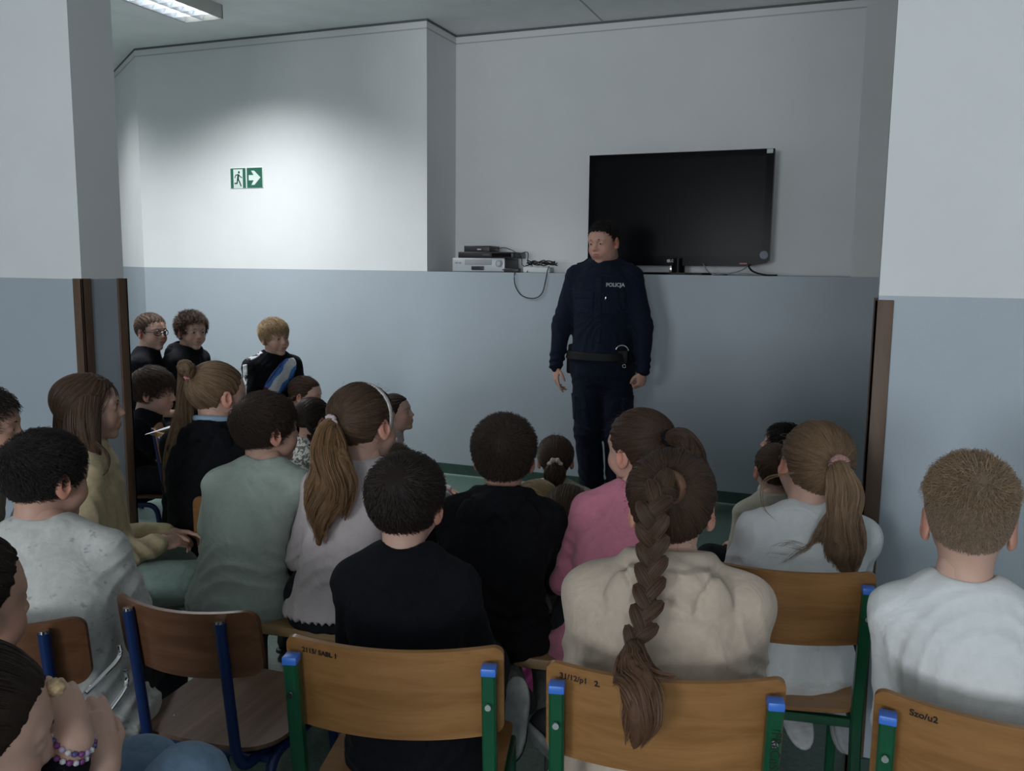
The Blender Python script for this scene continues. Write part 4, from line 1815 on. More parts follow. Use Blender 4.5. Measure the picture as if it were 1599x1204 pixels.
m.rbox((-.055, -.03, 0), (.055, .03, .030), .005)
m.build('casing', BLK, pa)
m = MB()
m.tube(arc_pts([(-.05, 0, .015), (-.075, 0, .02), (-.09, .02, .01)], .02), .004, 8)
m.build('lead', BLK, pa)


def cable(label, pts, r=.0035, mat=BLK, name='cable'):
    m = MB()
    m.tube(smooth_ctrl(pts, 40), r, 8)
    o = m.build(name, mat)
    return tag(o, label, 'cable')


cable('black cable looping down the blue wall below the ledge', [(-2.27, 5.86, 1.497), (-2.275, 5.775, 1.485), (-2.27, 5.772, 1.40), (-2.22, 5.772, 1.33), (-2.13, 5.772, 1.312), (-2.07, 5.772, 1.35), (-2.045, 5.772, 1.44), (-2.04, 5.79, 1.50), (-2.06, 5.88, 1.532)])
cable('thin grey cable standing in a peak in the niche corner', [(-2.84, 6.1, 1.492), (-2.855, 6.1, 1.54), (-2.84, 6.1, 1.60), (-2.80, 6.1, 1.585), (-2.74, 6.1, 1.52), (-2.70, 6.1, 1.492)], .003, GREY)
cable('black lead arching from the disc player to the power strip', [(-2.33, 6.0, 1.617), (-2.29, 6.0, 1.632), (-2.255, 5.98, 1.625), (-2.25, 5.96, 1.57), (-2.235, 5.93, 1.55), (-2.20, 5.93, 1.535)], .003)
cable('black lead behind the set-top box', [(-2.52, 6.05, 1.66), (-2.47, 6.06, 1.665), (-2.42, 6.06, 1.65), (-2.38, 6.05, 1.635)], .0028)
cable('short dark lead hanging from the disc player', [(-2.33, 6.02, 1.61), (-2.31, 6.0, 1.58), (-2.30, 5.98, 1.545), (-2.27, 5.95, 1.53), (-2.24, 5.92, 1.51), (-2.21, 5.85, 1.492)], .003)
for i in range(6):
    r_ = np.random.default_rng(40 + i)
    p = [(-2.23 + .035 * k + r_.normal(0, .012), 5.92 + r_.normal(0, .02), 1.535 + .020 * math.sin(k * .9 + i) ** 2 + .004 * i) for k in range(7)]
    cable(['black lead draped over the power strip, lowest of the tangle', 'black lead draped over the power strip, second in the tangle', 'black lead of the tangle, third on the power strip', 'black lead of the tangle, fourth on the power strip', 'black lead of the tangle, near the top on the power strip', 'black lead at the top of the power strip tangle'][i], p, .004)
cable('black cable sloping from the television to the ledge at right', [(-.735, 6.1, 1.57), (-.72, 6.0, 1.55), (-.68, 5.92, 1.515), (-.60, 5.86, 1.494), (-.52, 5.85, 1.492)], .006)
cable('grey cable curled under the right half of the television', [(-1.02, 6.05, 1.56), (-.97, 5.95, 1.51), (-.90, 5.88, 1.494), (-.80, 5.90, 1.505), (-.74, 5.95, 1.53), (-.72, 6.02, 1.56)], .004, GREY)
cable('pale grey cable lying flat below the television', [(-.93, 5.85, 1.492), (-.86, 5.84, 1.500), (-.79, 5.86, 1.493), (-.72, 5.85, 1.500), (-.63, 5.86, 1.492)], .004, GREY)
# ---------------------------------------------------------------- chairs
BEECH = wood('beech_plywood', (.275, .125, .038), (.42, .21, .075), (2.2, 30, 30), .36)
BEECH_DARK = wood('dark_beech_plywood', (.13, .055, .027), (.22, .098, .048), (2.2, 30, 30), .34)
SEATW = wood('worn_seat_plywood', (.12, .060, .034), (.235, .135, .082), (26, 2.2, 26), .58, coat=0.0)
PLY_EDGE = BEECH
GREEN_T = plain('green_enamel', (.008, .080, .036), .32, noise=.08, nscale=30)
BLUE_T = plain('blue_enamel', (.010, .029, .115), .28, noise=.08, nscale=30)
BLUE_CAP = plain('blue_plastic_cap', (.045, .17, .62), .38)
CHROME = plain('chrome_rod', (.75, .75, .77), .15, metal=1.0)
INK = plain('marker_ink', (.012, .009, .008), .6)


def board(name, W, H, th, curve, mat, parent, M, corner=.35, droop=0.0, nx=26, ny=10, vert=True):
    """rounded plywood board bent along its length; local x along, z up (or y when a seat)"""
    def pt(u, v, off):
        x, z = u, v
        c = corner
        # pull the corners in
        ax, az = abs(u), abs(v)
        rx = W - c
        rz = H - c
        X, Z = u * W, v * H
        if abs(X) > rx and abs(Z) > rz:
            a, b_ = (abs(X) - rx) / c, (abs(Z) - rz) / c
            X = math.copysign(rx + c * a * math.sqrt(max(1 - b_ * b_ / 2, 0)), X)
            Z = math.copysign(rz + c * b_ * math.sqrt(max(1 - a * a / 2, 0)), Z)
        bend = curve * (X / W) ** 2
        return (X, bend + off, Z) if vert else (X, Z, bend + off + droop * max(0, v - .4) ** 2)
    us = [-1, -.985, -.96, -.93, -.89] + list(np.linspace(-.82, .82, nx)) + [.89, .93, .96, .985, 1]
    vs = [-1, -.97, -.92, -.84, -.74] + list(np.linspace(-.6, .6, ny)) + [.74, .84, .92, .97, 1]
    nu, nv = len(us), len(vs)
    V, F = [], []
    for off in (-th / 2, th / 2):
        for u in us:
            for v in vs:
                V.append(tuple(M @ Vector(pt(u, v, off))))
    n = nu * nv
    for i in range(nu - 1):
        for j in range(nv - 1):
            a = i * nv + j
            F.append((a, a + nv, a + nv + 1, a + 1))
            F.append((n + a + 1, n + a + nv + 1, n + a + nv, n + a))
    ring = [j for j in range(nv)] + [i * nv + nv - 1 for i in range(1, nu)] + [(nu - 1) * nv + j for j in range(nv - 2, -1, -1)] + [i * nv for i in range(nu - 2, 0, -1)]
    for a, b_ in zip(ring, ring[1:] + ring[:1]):
        F.append((a, b_, b_ + n, a + n))
    m = MB()
    m.add(V, F)
    return m.build(name, mat, parent, angle=50)


def green_chair(loc, yaw, label, group='green framed school chairs'):
    t = empty('school_chair', (loc[0], loc[1], 0), math.radians(yaw))
    tag(t, label, 'chair', group)
    ZS = .445
    board('seat', .195, .195, .010, .012, BEECH, t, Matrix.Translation((0, .02, ZS)), .045, -.02, 16, 12, vert=False)
    back = board('backrest', .212, .095, .011, .042, BEECH, t, Matrix.Translation((0, -.222, .722)) @ Matrix.Rotation(math.radians(8), 4, 'X'), .022)
    for s in (-1, 1):
        x = s * .189
        m = MB()
        m.tube(arc_pts([(x, -.232, .785), (x, -.190, .50), (x, -.185, .43), (x, -.235, .012)], .03), .0135, square=True, hint=(1, 0, 0))
        p = m.build('rear_leg', GREEN_T, t)
        m = MB()
        m.rbox((x - .0145, -.247, .780), (x + .0145, -.217, .796), .003)
        m.build('end_cap', BLUE_CAP, p)
        m = MB()
        m.tube(arc_pts([(x, -.185, .425), (x, .185, .425), (x, .205, .012)], .03), .0125, square=True, hint=(1, 0, 0))
        m.build('front_leg', GREEN_T, t)
        for yy in (-.235, .205):
            m = MB()
            m.rbox((x - .017, yy - .017, 0), (x + .017, yy + .017, .022), .003)
            m.build('foot_cap', BLUE_CAP, t)
        m = MB()
        m.disc((x, -.2445, .72), .006, .004, 'y', 12)
        m.build('rivet', CHROME, t)
    for yy in (-.17, .16):
        m = MB()
        m.tube([(-.18, yy, .425), (.18, yy, .425)], .011, square=True)
        m.build('cross_bar', GREEN_T, t)
    t['_b'] = 1
    del t['_b']
    return t, back


def blue_chair(loc, yaw, label, seat_mat=None, group='blue tube school chairs', back_mat=None):
    t = empty('school_chair', (loc[0], loc[1], 0), math.radians(yaw))
    tag(t, label, 'chair', group)
    ZS = .435
    board('seat', .19, .19, .010, .010, seat_mat or SEATW, t, Matrix.Translation((0, .015, ZS)), .085, -.02, 16, 12, vert=False)
    back = board('backrest', .185, .080, .010, .050, back_mat or BEECH_DARK, t, Matrix.Translation((0, -.232, .70)) @ Matrix.Rotation(math.radians(9), 4, 'X'), .030)
    for s in (-1, 1):
        x = s * .118
        m = MB()
        m.tube(arc_pts([(x, -.238, .765), (x, -.195, .44), (x * 1.1, -.185, .405), (x * 1.2, -.09, .405), (x * 1.45, .08, .40)], .035), .0125, 12, hint=(1, 0, 0))
        p = m.build('back_post', BLUE_T, t)
        m = MB()
        m.disc((x, -.2385, .767), .0105, .006, 'z', 16)
        m.build('chrome_cap', CHROME, p)
        m = MB()
        m.tube(arc_pts([(x * 1.5, -.215, .012), (x * 1.4, -.13, .405), (x * 1.45, .14, .405), (x * 1.5, .19, .012)], .05), .0125, 12, hint=(1, 0, 0))
        m.build('leg_frame', BLUE_T, t)
        for yy in (-.215, .19):
            m = MB()
            m.tube([(x * 1.5, yy, 0), (x * 1.5, yy, .03)], .016, 12)
            m.build('foot_cap', BLK, t)
        for yy in (-.10, .10):
            m = MB()
            m.disc((s * .125, yy, ZS + .0075), .006, .003, 'z', 12)
            m.build('screw', CHROME, t)
    m = MB()
    m.tube([(-.165, -.13, .40), (.165, -.13, .40)], .011, 12)
    m.build('cross_bar', BLUE_T, t)
    return t, back


def chair_at(fn, left_px, right_px, z, label, halfw, yb, **kw):
    """place a chair from the two visible top corners of its backrest"""
    A, B_ = at_z(*left_px, z), at_z(*right_px, z)
    d = B_ - A
    yaw = math.atan2(d[1], d[0])
    mid = (A + B_) / 2
    n = np.array([-math.sin(yaw), math.cos(yaw)])
    loc = mid[:2] + n * yb
    return fn(loc, math.degrees(yaw), label, **kw)


PINE = wood('knotty_pine', (.33, .19, .085), (.47, .30, .15), (3, 45, 45), .5, knots=True, coat=.05)


def bench(a, b_, w, h, label):
    """a long backless bench of two pine planks on dark steel legs between plan points a and b"""
    a, b_ = np.array(a), np.array(b_)
    d = b_ - a
    L = np.linalg.norm(d)
    t = empty('bench', ((a + b_) / 2)[0:1].tolist() + ((a + b_) / 2)[1:2].tolist() + [0], math.atan2(d[1], d[0]))
    tag(t, label, 'bench')
    for s in (-1, 1):
        m = MB()
        y0, y1 = sorted((s * .004, s * w / 2))
        m.rbox((-L / 2, y0, h - .030), (L / 2, y1, h), .004)
        m.build('plank', PINE, t)
    for x in (-L / 2 + .25, 0.05, L / 2 - .25):
        m = MB()
        m.tube(arc_pts([(x, -w / 2 + .04, 0), (x, -w / 2 + .04, h - .045), (x, w / 2 - .04, h - .045), (x, w / 2 - .04, 0)], .03), .014, square=True, hint=(1, 0, 0))
        m.build('leg_frame', plain('bench_steel', (.03, .05, .045), .4), t)
    m = MB()
    m.box((-L / 2 + .25, -.012, h - .055), (L / 2 - .25, .012, h - .0305))
    m.build('rail', plain('bench_steel', (.03, .05, .045), .4), t)
    return t


c1, c1b = chair_at(green_chair, (443, 1003), (780, 1022), .815, 'beech chair with green legs under the dark-haired boy in a black T-shirt', .2, .222)
c2, c2b = chair_at(green_chair, (855, 1045), (1228, 1073), .815, 'beech chair with green legs behind the girl in the cream hoodie', .2, .222)
c3, c3b = green_chair((.275, 1.755), -2, 'beech chair with green legs behind the fair cropped boy in white')
c4, c4b = chair_at(green_chair, (1100, 868), (1357, 889), .835, 'beech chair with green legs behind the white-shirted girl beside the wooden corner strip', .2, .222)
c5, c5b = chair_at(blue_chair, (160, 933), (384, 965), .785, 'empty chair with dark curved back, worn seat and blue tube frame', .2, .24)
_c = at_z(135, 966, .775)
_y = math.radians(24)
c6, c6b = blue_chair((_c[0] - (.185 * math.cos(_y) + .19 * math.sin(_y)), _c[1] - (.185 * math.sin(_y) - .19 * math.cos(_y))), 24, 'dark-backed blue tube chair under the boy in the white patterned T-shirt')


def back_text(back, chair, s, x, z, size, rot=0):
    M = Matrix.Translation((x, -.222 + .042 * (x / .212) ** 2 - .0063 - (z - .722) * .14, z)) @ Matrix.Rotation(math.radians(8), 4, 'X') @ Matrix.Rotation(math.atan2(2 * .042 * x, .212 ** 2), 4, 'Z') @ Matrix.Rotation(math.radians(90), 4, 'X') @ Matrix.Rotation(math.radians(rot), 4, 'Z')
    text_mesh('lettering', s, size, INK, chair, M, .0003, .0004)


back_text(c1b, c1, '2115/ SABL 1', -.138, .797, .014)
back_text(c2b, c2, '31/12/p1   2.', -.150, .797, .015)
back_text(c3b, c3, 'Szo/u2', -.135, .797, .0165)
M = Matrix.Translation((.189, -.2365, .70)) @ Matrix.Rotation(math.radians(8), 4, 'X') @ Matrix.Rotation(math.radians(90), 4, 'X') @ Matrix.Rotation(math.radians(-90), 4, 'Z')
text_mesh('lettering', 'FRaCuSKI', .024, INK, c2, Matrix.Translation((0, -.0115, -.0)) @ M, .0003)
_a, _b = at_z(283, 960, .46)[:2], at_z(1000, 1050, .46)[:2]
_n = unit([-(_b - _a)[1], (_b - _a)[0]]) * .145
bn = bench(_a + _n, _b + _n, .29, .46, 'long knotty pine bench of two planks on dark steel legs')


def seat_of(c, fwd=0.02, side=0.0):
    a = c.rotation_euler.z
    return (c.location.x - math.sin(a) * fwd + math.cos(a) * side, c.location.y + math.cos(a) * fwd + math.sin(a) * side)


def bench_seat(px, side=0.0):
    best = min(np.linspace(0, 1, 200), key=lambda t: abs(proj((*(_a + _n + (_b - _a) * t), .5))[0] - px))
    p = _a + _n * (1 + side) + (_b - _a) * best
    return (p[0], p[1])


# two bright linking rods at the left side of the empty chair
for q in ([(186, 1008, 1.72), (189, 1022, 1.72), (180, 1036, 1.71), (134, 1082, 1.66)], [(196, 1046, 1.70), (199, 1066, 1.70), (190, 1084, 1.68), (162, 1122, 1.63)]):
    pts = []
    a = c5.rotation_euler.z
    for x, y, dd in q:
        v = at_d(x, y, dd)
        dx, dy = v[0] - c5.location.x, v[1] - c5.location.y
        pts.append((math.cos(a) * dx + math.sin(a) * dy, -math.sin(a) * dx + math.cos(a) * dy, v[2]))
    m = MB()
    m.tube(arc_pts(pts, .02), .0045, 10)
    m.build('linking_rod', CHROME, c5)
# ---------------------------------------------------------------- the people
DKB = (.030, .019, .014)
BRN = (.070, .038, .024)
MBR = (.105, .062, .038)
LBR = (.225, .14, .08)
BLD = (.36, .245, .125)
BLK_H = (.013, .011, .011)
SK = (.64, .40, .315)
SKD = (.56, .33, .25)
C_BLACK = cloth('black_cotton', (.0075, .008, .011), mott=.15)
C_BLACK2 = cloth('black_fleece', (.008, .008, .010), mott=.2, rough=.95)
C_WHITE = cloth('white_cotton', (.68, .70, .70), mott=.03)
C_WHITE2 = cloth('white_jersey', (.48, .49, .49), mott=.03)
C_OFF = cloth('offwhite_rib', (.56, .49, .49), mott=.04)
C_SAGE = cloth('sage_cotton', (.40, .465, .41), mott=.05)
C_PINK = cloth('pink_knit', (.57, .20, .28), mott=.06)
C_HOTPINK = cloth('bright_pink_cotton', (.62, .10, .33), mott=.05)
C_CREAM = cloth('cream_sweatshirt', (.485, .40, .32), mott=.05, weave=500)
C_CREAM2 = cloth('ivory_cotton', (.52, .48, .39), mott=.05)
C_YELLOW = cloth('pale_yellow_knit', (.53, .43, .265), mott=.08)
C_GREY = cloth('grey_cotton', (.13, .125, .11), mott=.1)
C_SPECK = cloth_print('white_printed_cotton', (.54, .54, .515), (.36, .36, .36), 46, .62, .70, (1, 1, 1.6))
C_PATT = cloth_print('white_grey_patterned_knit', (.50, .50, .46), (.12, .12, .11), 75, .48, .53)
C_NAVY = cloth('navy_uniform', (.0095, .013, .026), mott=.12, weave=900)
C_NAVY2 = cloth('navy_trousers', (.0085, .0115, .022), mott=.12, weave=900)
C_MINT = cloth('mint_denim', (.29, .39, .345), mott=.10)
C_JEAN = cloth('light_blue_denim', (.14, .215, .31), mott=.14)
C_DARK = cloth('dark_trouser_cloth', (.018, .019, .022), mott=.2)
C_GREYT = cloth('grey_trouser_cloth', (.12, .12, .115), mott=.2)
C_LBLUE = cloth('light_blue_collar', (.28, .42, .55), mott=.04)
E_PINK = cloth('pink_elastic', (.62, .22, .26))
E_LILAC = cloth('lilac_elastic', (.55, .45, .47))
E_SCR = cloth('rose_tan_scrunchie', (.40, .22, .19), wrinkle=.6, wscale=60)
E_CREAM = cloth('cream_scrunchie', (.60, .50, .45), wrinkle=.6, wscale=60)
E_BLACK = cloth('black_elastic', (.012, .012, .013))
CLIP = plain('pearl_clip', (.75, .72, .72), .2)
WSHOE = ((.55, .56, .57), (.60, .61, .62))
GSHOE = ((.03, .03, .032), (.33, .34, .33))
DSHOE = ((.02, .02, .022), (.05, .05, .05))

# boys on chairs along the far left
bA = person('boy in glasses with cropped brown hair and dark T-shirt, beside the wall end', (233, 489), 1.225, .45, -58, head=(-38, 0, 0), skin=SK, brow=BRN,
            shirt=dict(kind='tee', mat=C_BLACK, seed=2), hair=dict(col=MBR, line='boy', ts=.004, tt=.010, len=.018, lift=.004, n=2600, r=.0008), res=.008, pants=C_DARK, shoe=DSHOE, wide=1.02)
bB = person('boy with tousled short brown hair in a black hooded top by the far wall', (298, 487), 1.228, .45, -84, head=(-26, 0, -3), skin=SK, brow=DKB,
            shirt=dict(kind='hood', mat=C_BLACK2, seed=3), hair=dict(col=BRN, line='boy', ts=.008, tt=.020, len=.03, lift=.014, n=2600, r=.0009, wave=.005, clump=.004), res=.008, pants=C_DARK, shoe=DSHOE, wide=1.06)
bC = person('blond boy in a black sweatshirt with shiny blue and silver picture', (425, 497), 1.205, .45, -122, head=(14, -2, 4), skin=SK, brow=LBR, sway=-.01,
            shirt=dict(kind='long', mat=C_BLACK, seed=5, fold=.004), hs=.97, hair=dict(col=BLD, line='mop', ts=.007, tt=.015, len=.045, n=3200, r=.0009, clump=.003), res=.0065, pants=C_DARK, shoe=DSHOE, arms=('fold', 'fold'), wide=.98)
bD = person('brown-haired boy in a dark T-shirt in profile, half hidden by the wall end', (238, 573), 1.035, .42, -62, head=(0, -6, 0), skin=SK, brow=BRN, lean=.06,
            shirt=dict(kind='tee', mat=C_BLACK, seed=7), hair=dict(col=BRN, line='mop', ts=.010, tt=.016, len=.045, n=3000, r=.0008), res=.008, pants=C_DARK, shoe=DSHOE,
            arms=('lap', ((.05, .30, .68), (-.2, .5, .9), (0, 1, -.3))))
# girl with the long high ponytail
bE = person('girl with long fair high ponytail and black hooded top with light blue collar', (335, 566), 1.19, .45, 12, head=(-34, -2, -3), skin=SK, brow=BRN, lean=.04,
            shirt=dict(kind='hood', mat=C_BLACK2, seed=9, hoodk=.9), hair=dict(col=LBR, line='girl', ts=.007, tt=.011, mode='to', pole=(0, -.80, .52), n=4200, r=.00065, tiecol=E_PINK, tier=.018, tiew=.005), res=.007, pants=C_DARK, shoe=DSHOE, wide=1.05)
d_ = 3.06
t0 = bE.tie
c_ = [t0, t0 + np.array([0, -.035, .03])] + [bE.loc(x, y, d_ + dz) for x, y, dz in ((295, 586, .0), (288, 640, -.02), (280, 690, -.03), (272, 730, -.03), (264, 772, -.03))]
loose_tail(bE, c_, [.016, .024, .032, .036, .034, .028, .008], LBR, 1500, .010, .35, 1.6, .0007, 'ponytail')
loose_tail(bE, [bE.loc(275, 660, 3.03), bE.loc(270, 720, 3.02), bE.loc(285, 752, 3.0), bE.loc(318, 748, 2.98)], [.012, .016, .010, .003], LBR, 240, .008, .4, 1.0, .0007, 'hair_tuft')
m = MB()
m.tube([bE.nb + np.array([.062 * math.cos(a), .066 * math.sin(a), .020 - .012 * math.sin(a)]) for a in np.linspace(0, 6.283, 28)], .011, 8)
m.build('collar', C_LBLUE, bE.root)
# children on the floor near the far wall
bF = person('girl with two dark plaits and centre parting, sitting low by the far wall', (478, 588), .86, .14, -70, head=(-8, -8, 0), skin=SK, brow=DKB, legs='cross',
            shirt=dict(kind='long', mat=C_BLACK, seed=4), hair=dict(col=BRN, line='girl', ts=.006, tt=.009, mode='to', pole=(.0, -.9, -.35), n=2200, r=.0009), res=.009, pants=C_DARK, shoe=DSHOE, arms=('clasp', 'clasp'))
for sd in (-1, 1):
    e0 = bF.Rh @ (np.array([sd * .062, -.058, -.02]) * bF.hs) + bF.ho
    braid(bF, [e0, e0 + np.array([sd * .012, -.015, -.06]), e0 + np.array([sd * .025, .01, -.15]), e0 + np.array([sd * .03, .03, -.24])], .045, .022, (sd * .8, -.6, 0), BRN, .5, per=16, r=.0009)
bG = person('girl with dark plaits in a white and grey patterned sweater, on the floor', (490, 621), .845, .14, 5, head=(-22, -8, 0), skin=SKD, brow=DKB, legs='cross', slouch=.05, lean=.07,
            shirt=dict(kind='long', mat=C_PATT, seed=6, g=.020), hair=dict(col=DKB, line='girl', ts=.006, tt=.009, mode='to', pole=(0, -.9, -.3), n=2400, r=.0009), res=.0075, pants=C_DARK, shoe=DSHOE, arms=('clasp', 'clasp'), wide=1.12)
for sd in (-1, 1):
    e0 = bG.Rh @ (np.array([sd * .060, -.058, -.02]) * bG.hs) + bG.ho
    braid(bG, [e0, e0 + np.array([sd * .015, -.02, -.06]), e0 + np.array([sd * .03, -.01, -.14]), e0 + np.array([sd * .03, .02, -.22])], .042, .022, (sd * .8, -.6, 0), DKB, .5, per=16, r=.0009)
bH = person('dark-haired girl in a white long-sleeved top on the floor by the far wall', (609, 616), .775, .02, -58, head=(-20, 12, 0), skin=SK, brow=DKB, legs='cross',
            shirt=dict(kind='long', mat=C_OFF, seed=8, g=.008, fold=.003, sleeve=.006), hair=dict(col=DKB, line='girl', ts=.007, tt=.012, mode='to', pole=(0, -.95, -.2), n=2400, r=.0009,
                       tail=dict(pts=[(0, -.02, -.04), (.0, -.03, -.12), (.01, -.02, -.2)], rad=[.03, .034, .03, .012], n=500)), res=.0075, pants=C_DARK, shoe=DSHOE,
            arms=(((-.06, .33, .17), (0, 1, -.4), (-.3, .3, 1)), ((.06, .30, .17), (0, 1, -.4), (.3, .3, 1))), wide=.86, lean=-.02)
# first row on the bench
bI = person('tall girl in an off-white top with fair wavy ponytail and white headband', (560, 600), 1.172, .46, 22, hs=1.08, seat=bench_seat(535, -.35), head=(-30, 0, -5), skin=SK, brow=BRN,
            shirt=dict(kind='long', mat=C_OFF, seed=11, g=.007, fold=.0045, sleeve=.007, frill=True, below=-.02), hair=dict(col=MBR, line='girl', ts=.008, tt=.014, mode='to', pole=(-.12, -.93, -.02), n=6500, r=.00055, tiecol=E_LILAC, tier=.020, tiew=.007, stop=.2), res=.0055, pants=C_DARK, shoe=DSHOE, wide=.95)
d_ = proj(at_z(560, 600, 1.172))[2] - .12
t0 = bI.tie
TAILC = (.24, .135, .066)
c_ = [t0, t0 + np.array([-.01, -.03, -.02])] + [bI.loc(x, y, d_ + dz) for x, y, dz in ((513, 715, -.02), (514, 760, -.03), (505, 800, -.03), (497, 848, -.02))]
loose_tail(bI, c_, [.018, .030, .056, .060, .044, .010], TAILC, 2000, .013, .4, 1.9, .00065, 'ponytail')
loose_tail(bI, [t0, bI.loc(535, 715, d_ - .03), bI.loc(543, 755, d_ - .03), bI.loc(538, 812, d_ - .02)], [.014, .026, .020, .004], TAILC, 500, .012, .4, 1.5, .00065, 'hair_tuft')


def headband(b, mat, y0=.022, tilt=-10, w=.0085, ts=.008, tt=.014, kind='girl', pole=(0, -1, 0), low=-.02):
    n_ = np.array([0, math.cos(math.radians(tilt)), math.sin(math.radians(tilt))], np.float32)

    def fn(P):
        t = hair_thick(P[:, 2], ts, tt)
        r = ER.astype(np.float32)[None] + t[:, None] + .0045
        q = P - EC.astype(np.float32)
        a = q / r
        k0 = nrm(a)
        d = k0 * (k0 - 1) / (nrm(a / r) + 1e-9)
        d = np.abs(d + .002) - .0025
        d = smax(d, np.abs((P - np.array([0, y0, .03], np.float32)) @ n_) - w, .002)
        return smax(d, low - P[:, 2], .002)
    link('headband', mkmesh('headband', fn, (-.11, -.13, -.06), (.11, .12, .14), .003, (b.Rh * b.hs, b.ho)), mat, b.root)


headband(bI, cloth('white_headband', (.72, .68, .66)), .018, 8)
bJ = person('boy with brown hair in a sage green T-shirt at the left end of the bench', (408, 615), 1.128, .46, 20, hs=1.0, seat=bench_seat(392, -.35), head=(-46, 2, 0), skin=SK, brow=DKB, lean=.04, slouch=.05,
            shirt=dict(kind='tee', mat=C_SAGE, seed=12, g=.016, fold=.006, below=.01), hair=dict(col=(.045, .027, .020), line='mop', ts=.007, tt=.014, len=.045, n=7000, r=.0006), res=.0055, pants=C_DARK, shoe=DSHOE,
            arms=('lap', 'lap'), wide=.98)
bL = person('big dark-cropped boy in a black hooded top, middle of the bench', (787, 650), 1.10, .46, 14, seat=bench_seat(778, -.35), head=(2, 4, 0), skin=SKD, lean=.07, slouch=.05, hs=1.06,
            shirt=dict(kind='hood', mat=C_BLACK2, seed=13, g=.018, fold=.006, hoodk=1.08), hair=dict(col=(.040, .026, .019), line='boy', ts=.010, tt=.016, len=.022, n=8000, r=.0006, lift=.005, pole=(.05, -.75, .66)), res=.006, pants=C_GREYT, shoe=None, wide=1.13,
            legs=lambda b: (((-.12, .37, .47), b.loc(806, 1098, 2.36), b.loc(800, 1210, 2.26)), ((.12, .34, .47), b.loc(862, 1122, 2.40), b.loc(900, 1160, 2.34))))
make_shoe(bL.root, bL.leg[-1][2] + np.array([.02, 0, .0]), bL.leg[-1][3] + np.array([.01, 0, 0]), GSHOE, .95, bL.dir(-.35, .1, -1))
make_shoe(bL.root, bL.leg[1][2], bL.leg[1][3], GSHOE, .95, bL.dir(.1, -.6, -.7))
bK = person('boy with a dark bowl cut in a black T-shirt in front of the bench', (632, 711), 1.120, .445, 16, seat=seat_of(c1), head=(-6, 0, 0), skin=SK, lean=.05, slouch=.04,
            shirt=dict(kind='tee', mat=C_BLACK, seed=14, g=.013, fold=.004), hs=.96, hair=dict(col=(.026, .017, .014), line='mop', ts=.008, tt=.014, len=.050, n=9000, r=.0006, nf=17), res=.0055, pants=C_DARK, shoe=GSHOE, wide=.89,
            legs='chair', arms=('lap', 'lap'))
bQ = person('girl in a pink jumper with brown ponytail in a black elastic, on the bench', (1003, 641), 1.135, .46, 12, seat=bench_seat(952, -.35), head=(46, 2, -4), skin=SK, brow=BRN, lean=.05, slouch=.03,
            shirt=dict(kind='long', mat=C_PINK, seed=15, g=.008, fold=.0045, sleeve=.008), hair=dict(col=(.072, .040, .026), line='girl', ts=.008, tt=.013, mode='to', pole=(-.05, -.90, .32), n=6500, r=.00055, tiecol=E_BLACK, tier=.018, tiew=.006,
                       tail=dict(pts=[(.04, -.03, .008), (.075, -.03, -.04), (.095, -.02, -.12), (.09, -.02, -.2)], rad=[.018, .028, .032, .030, .012], n=1100)), res=.0055, pants=C_DARK, shoe=((.5, .16, .24), (.45, .42, .42)), wide=.98, legs='tuck')
# heads of smaller children on the floor further in
bM = person('small brown-haired child on the floor, only the crown showing', (613, 693), .80, .02, 15, skin=SK, legs='cross', shirt=dict(kind='long', mat=C_DARK, seed=21), hair=dict(col=MBR, line='boy', ts=.010, tt=.014, n=2500, r=.0009, len=.03), res=.01, pants=C_DARK, shoe=DSHOE)
bN = person('girl in ivory with white hair clips and a cream scrunchie in her bun', (868, 681), .765, .02, 18, head=(0, 3, 0), skin=SK, legs='cross',
            shirt=dict(kind='long', mat=C_CREAM2, seed=22, g=.016), hair=dict(col=BRN, line='girl', ts=.007, tt=.012, mode='to', pole=(0, -.97, -.18), n=3600, r=.0008,
                       tail=dict(pts=[(0, -.022, -.02), (.0, -.030, -.06), (0, -.018, -.115)], rad=[.030, .044, .048, .018], n=900, wave=.010, turns=1.0)), res=.008, pants=C_DARK, shoe=DSHOE, wide=1.0)
for sd in (-1, 1):
    for k in range(2):
        c = bN.Rh @ (np.array([sd * (.052 + .014 * k), -.070 + .012 * k, .040]) * bN.hs) + bN.ho
        V, Q = sdf_mesh(lambda P, c=c: ell(P, c, (.011, .008, .012)), c - .02, c + .02, .003)
        link('hair_clip', mesh_np('hair_clip', V, Q), CLIP, bN.root)
c = bN.tie + np.array([0, -.028, .004])


def scr(P):
    q = P - c.astype(np.float32)
    a = np.arctan2(q[:, 2], q[:, 0])
    R = np.sqrt(q[:, 0] ** 2 + q[:, 2] ** 2)
    return np.sqrt((R - .022) ** 2 + q[:, 1] ** 2) - (.012 + .003 * np.sin(7 * a))


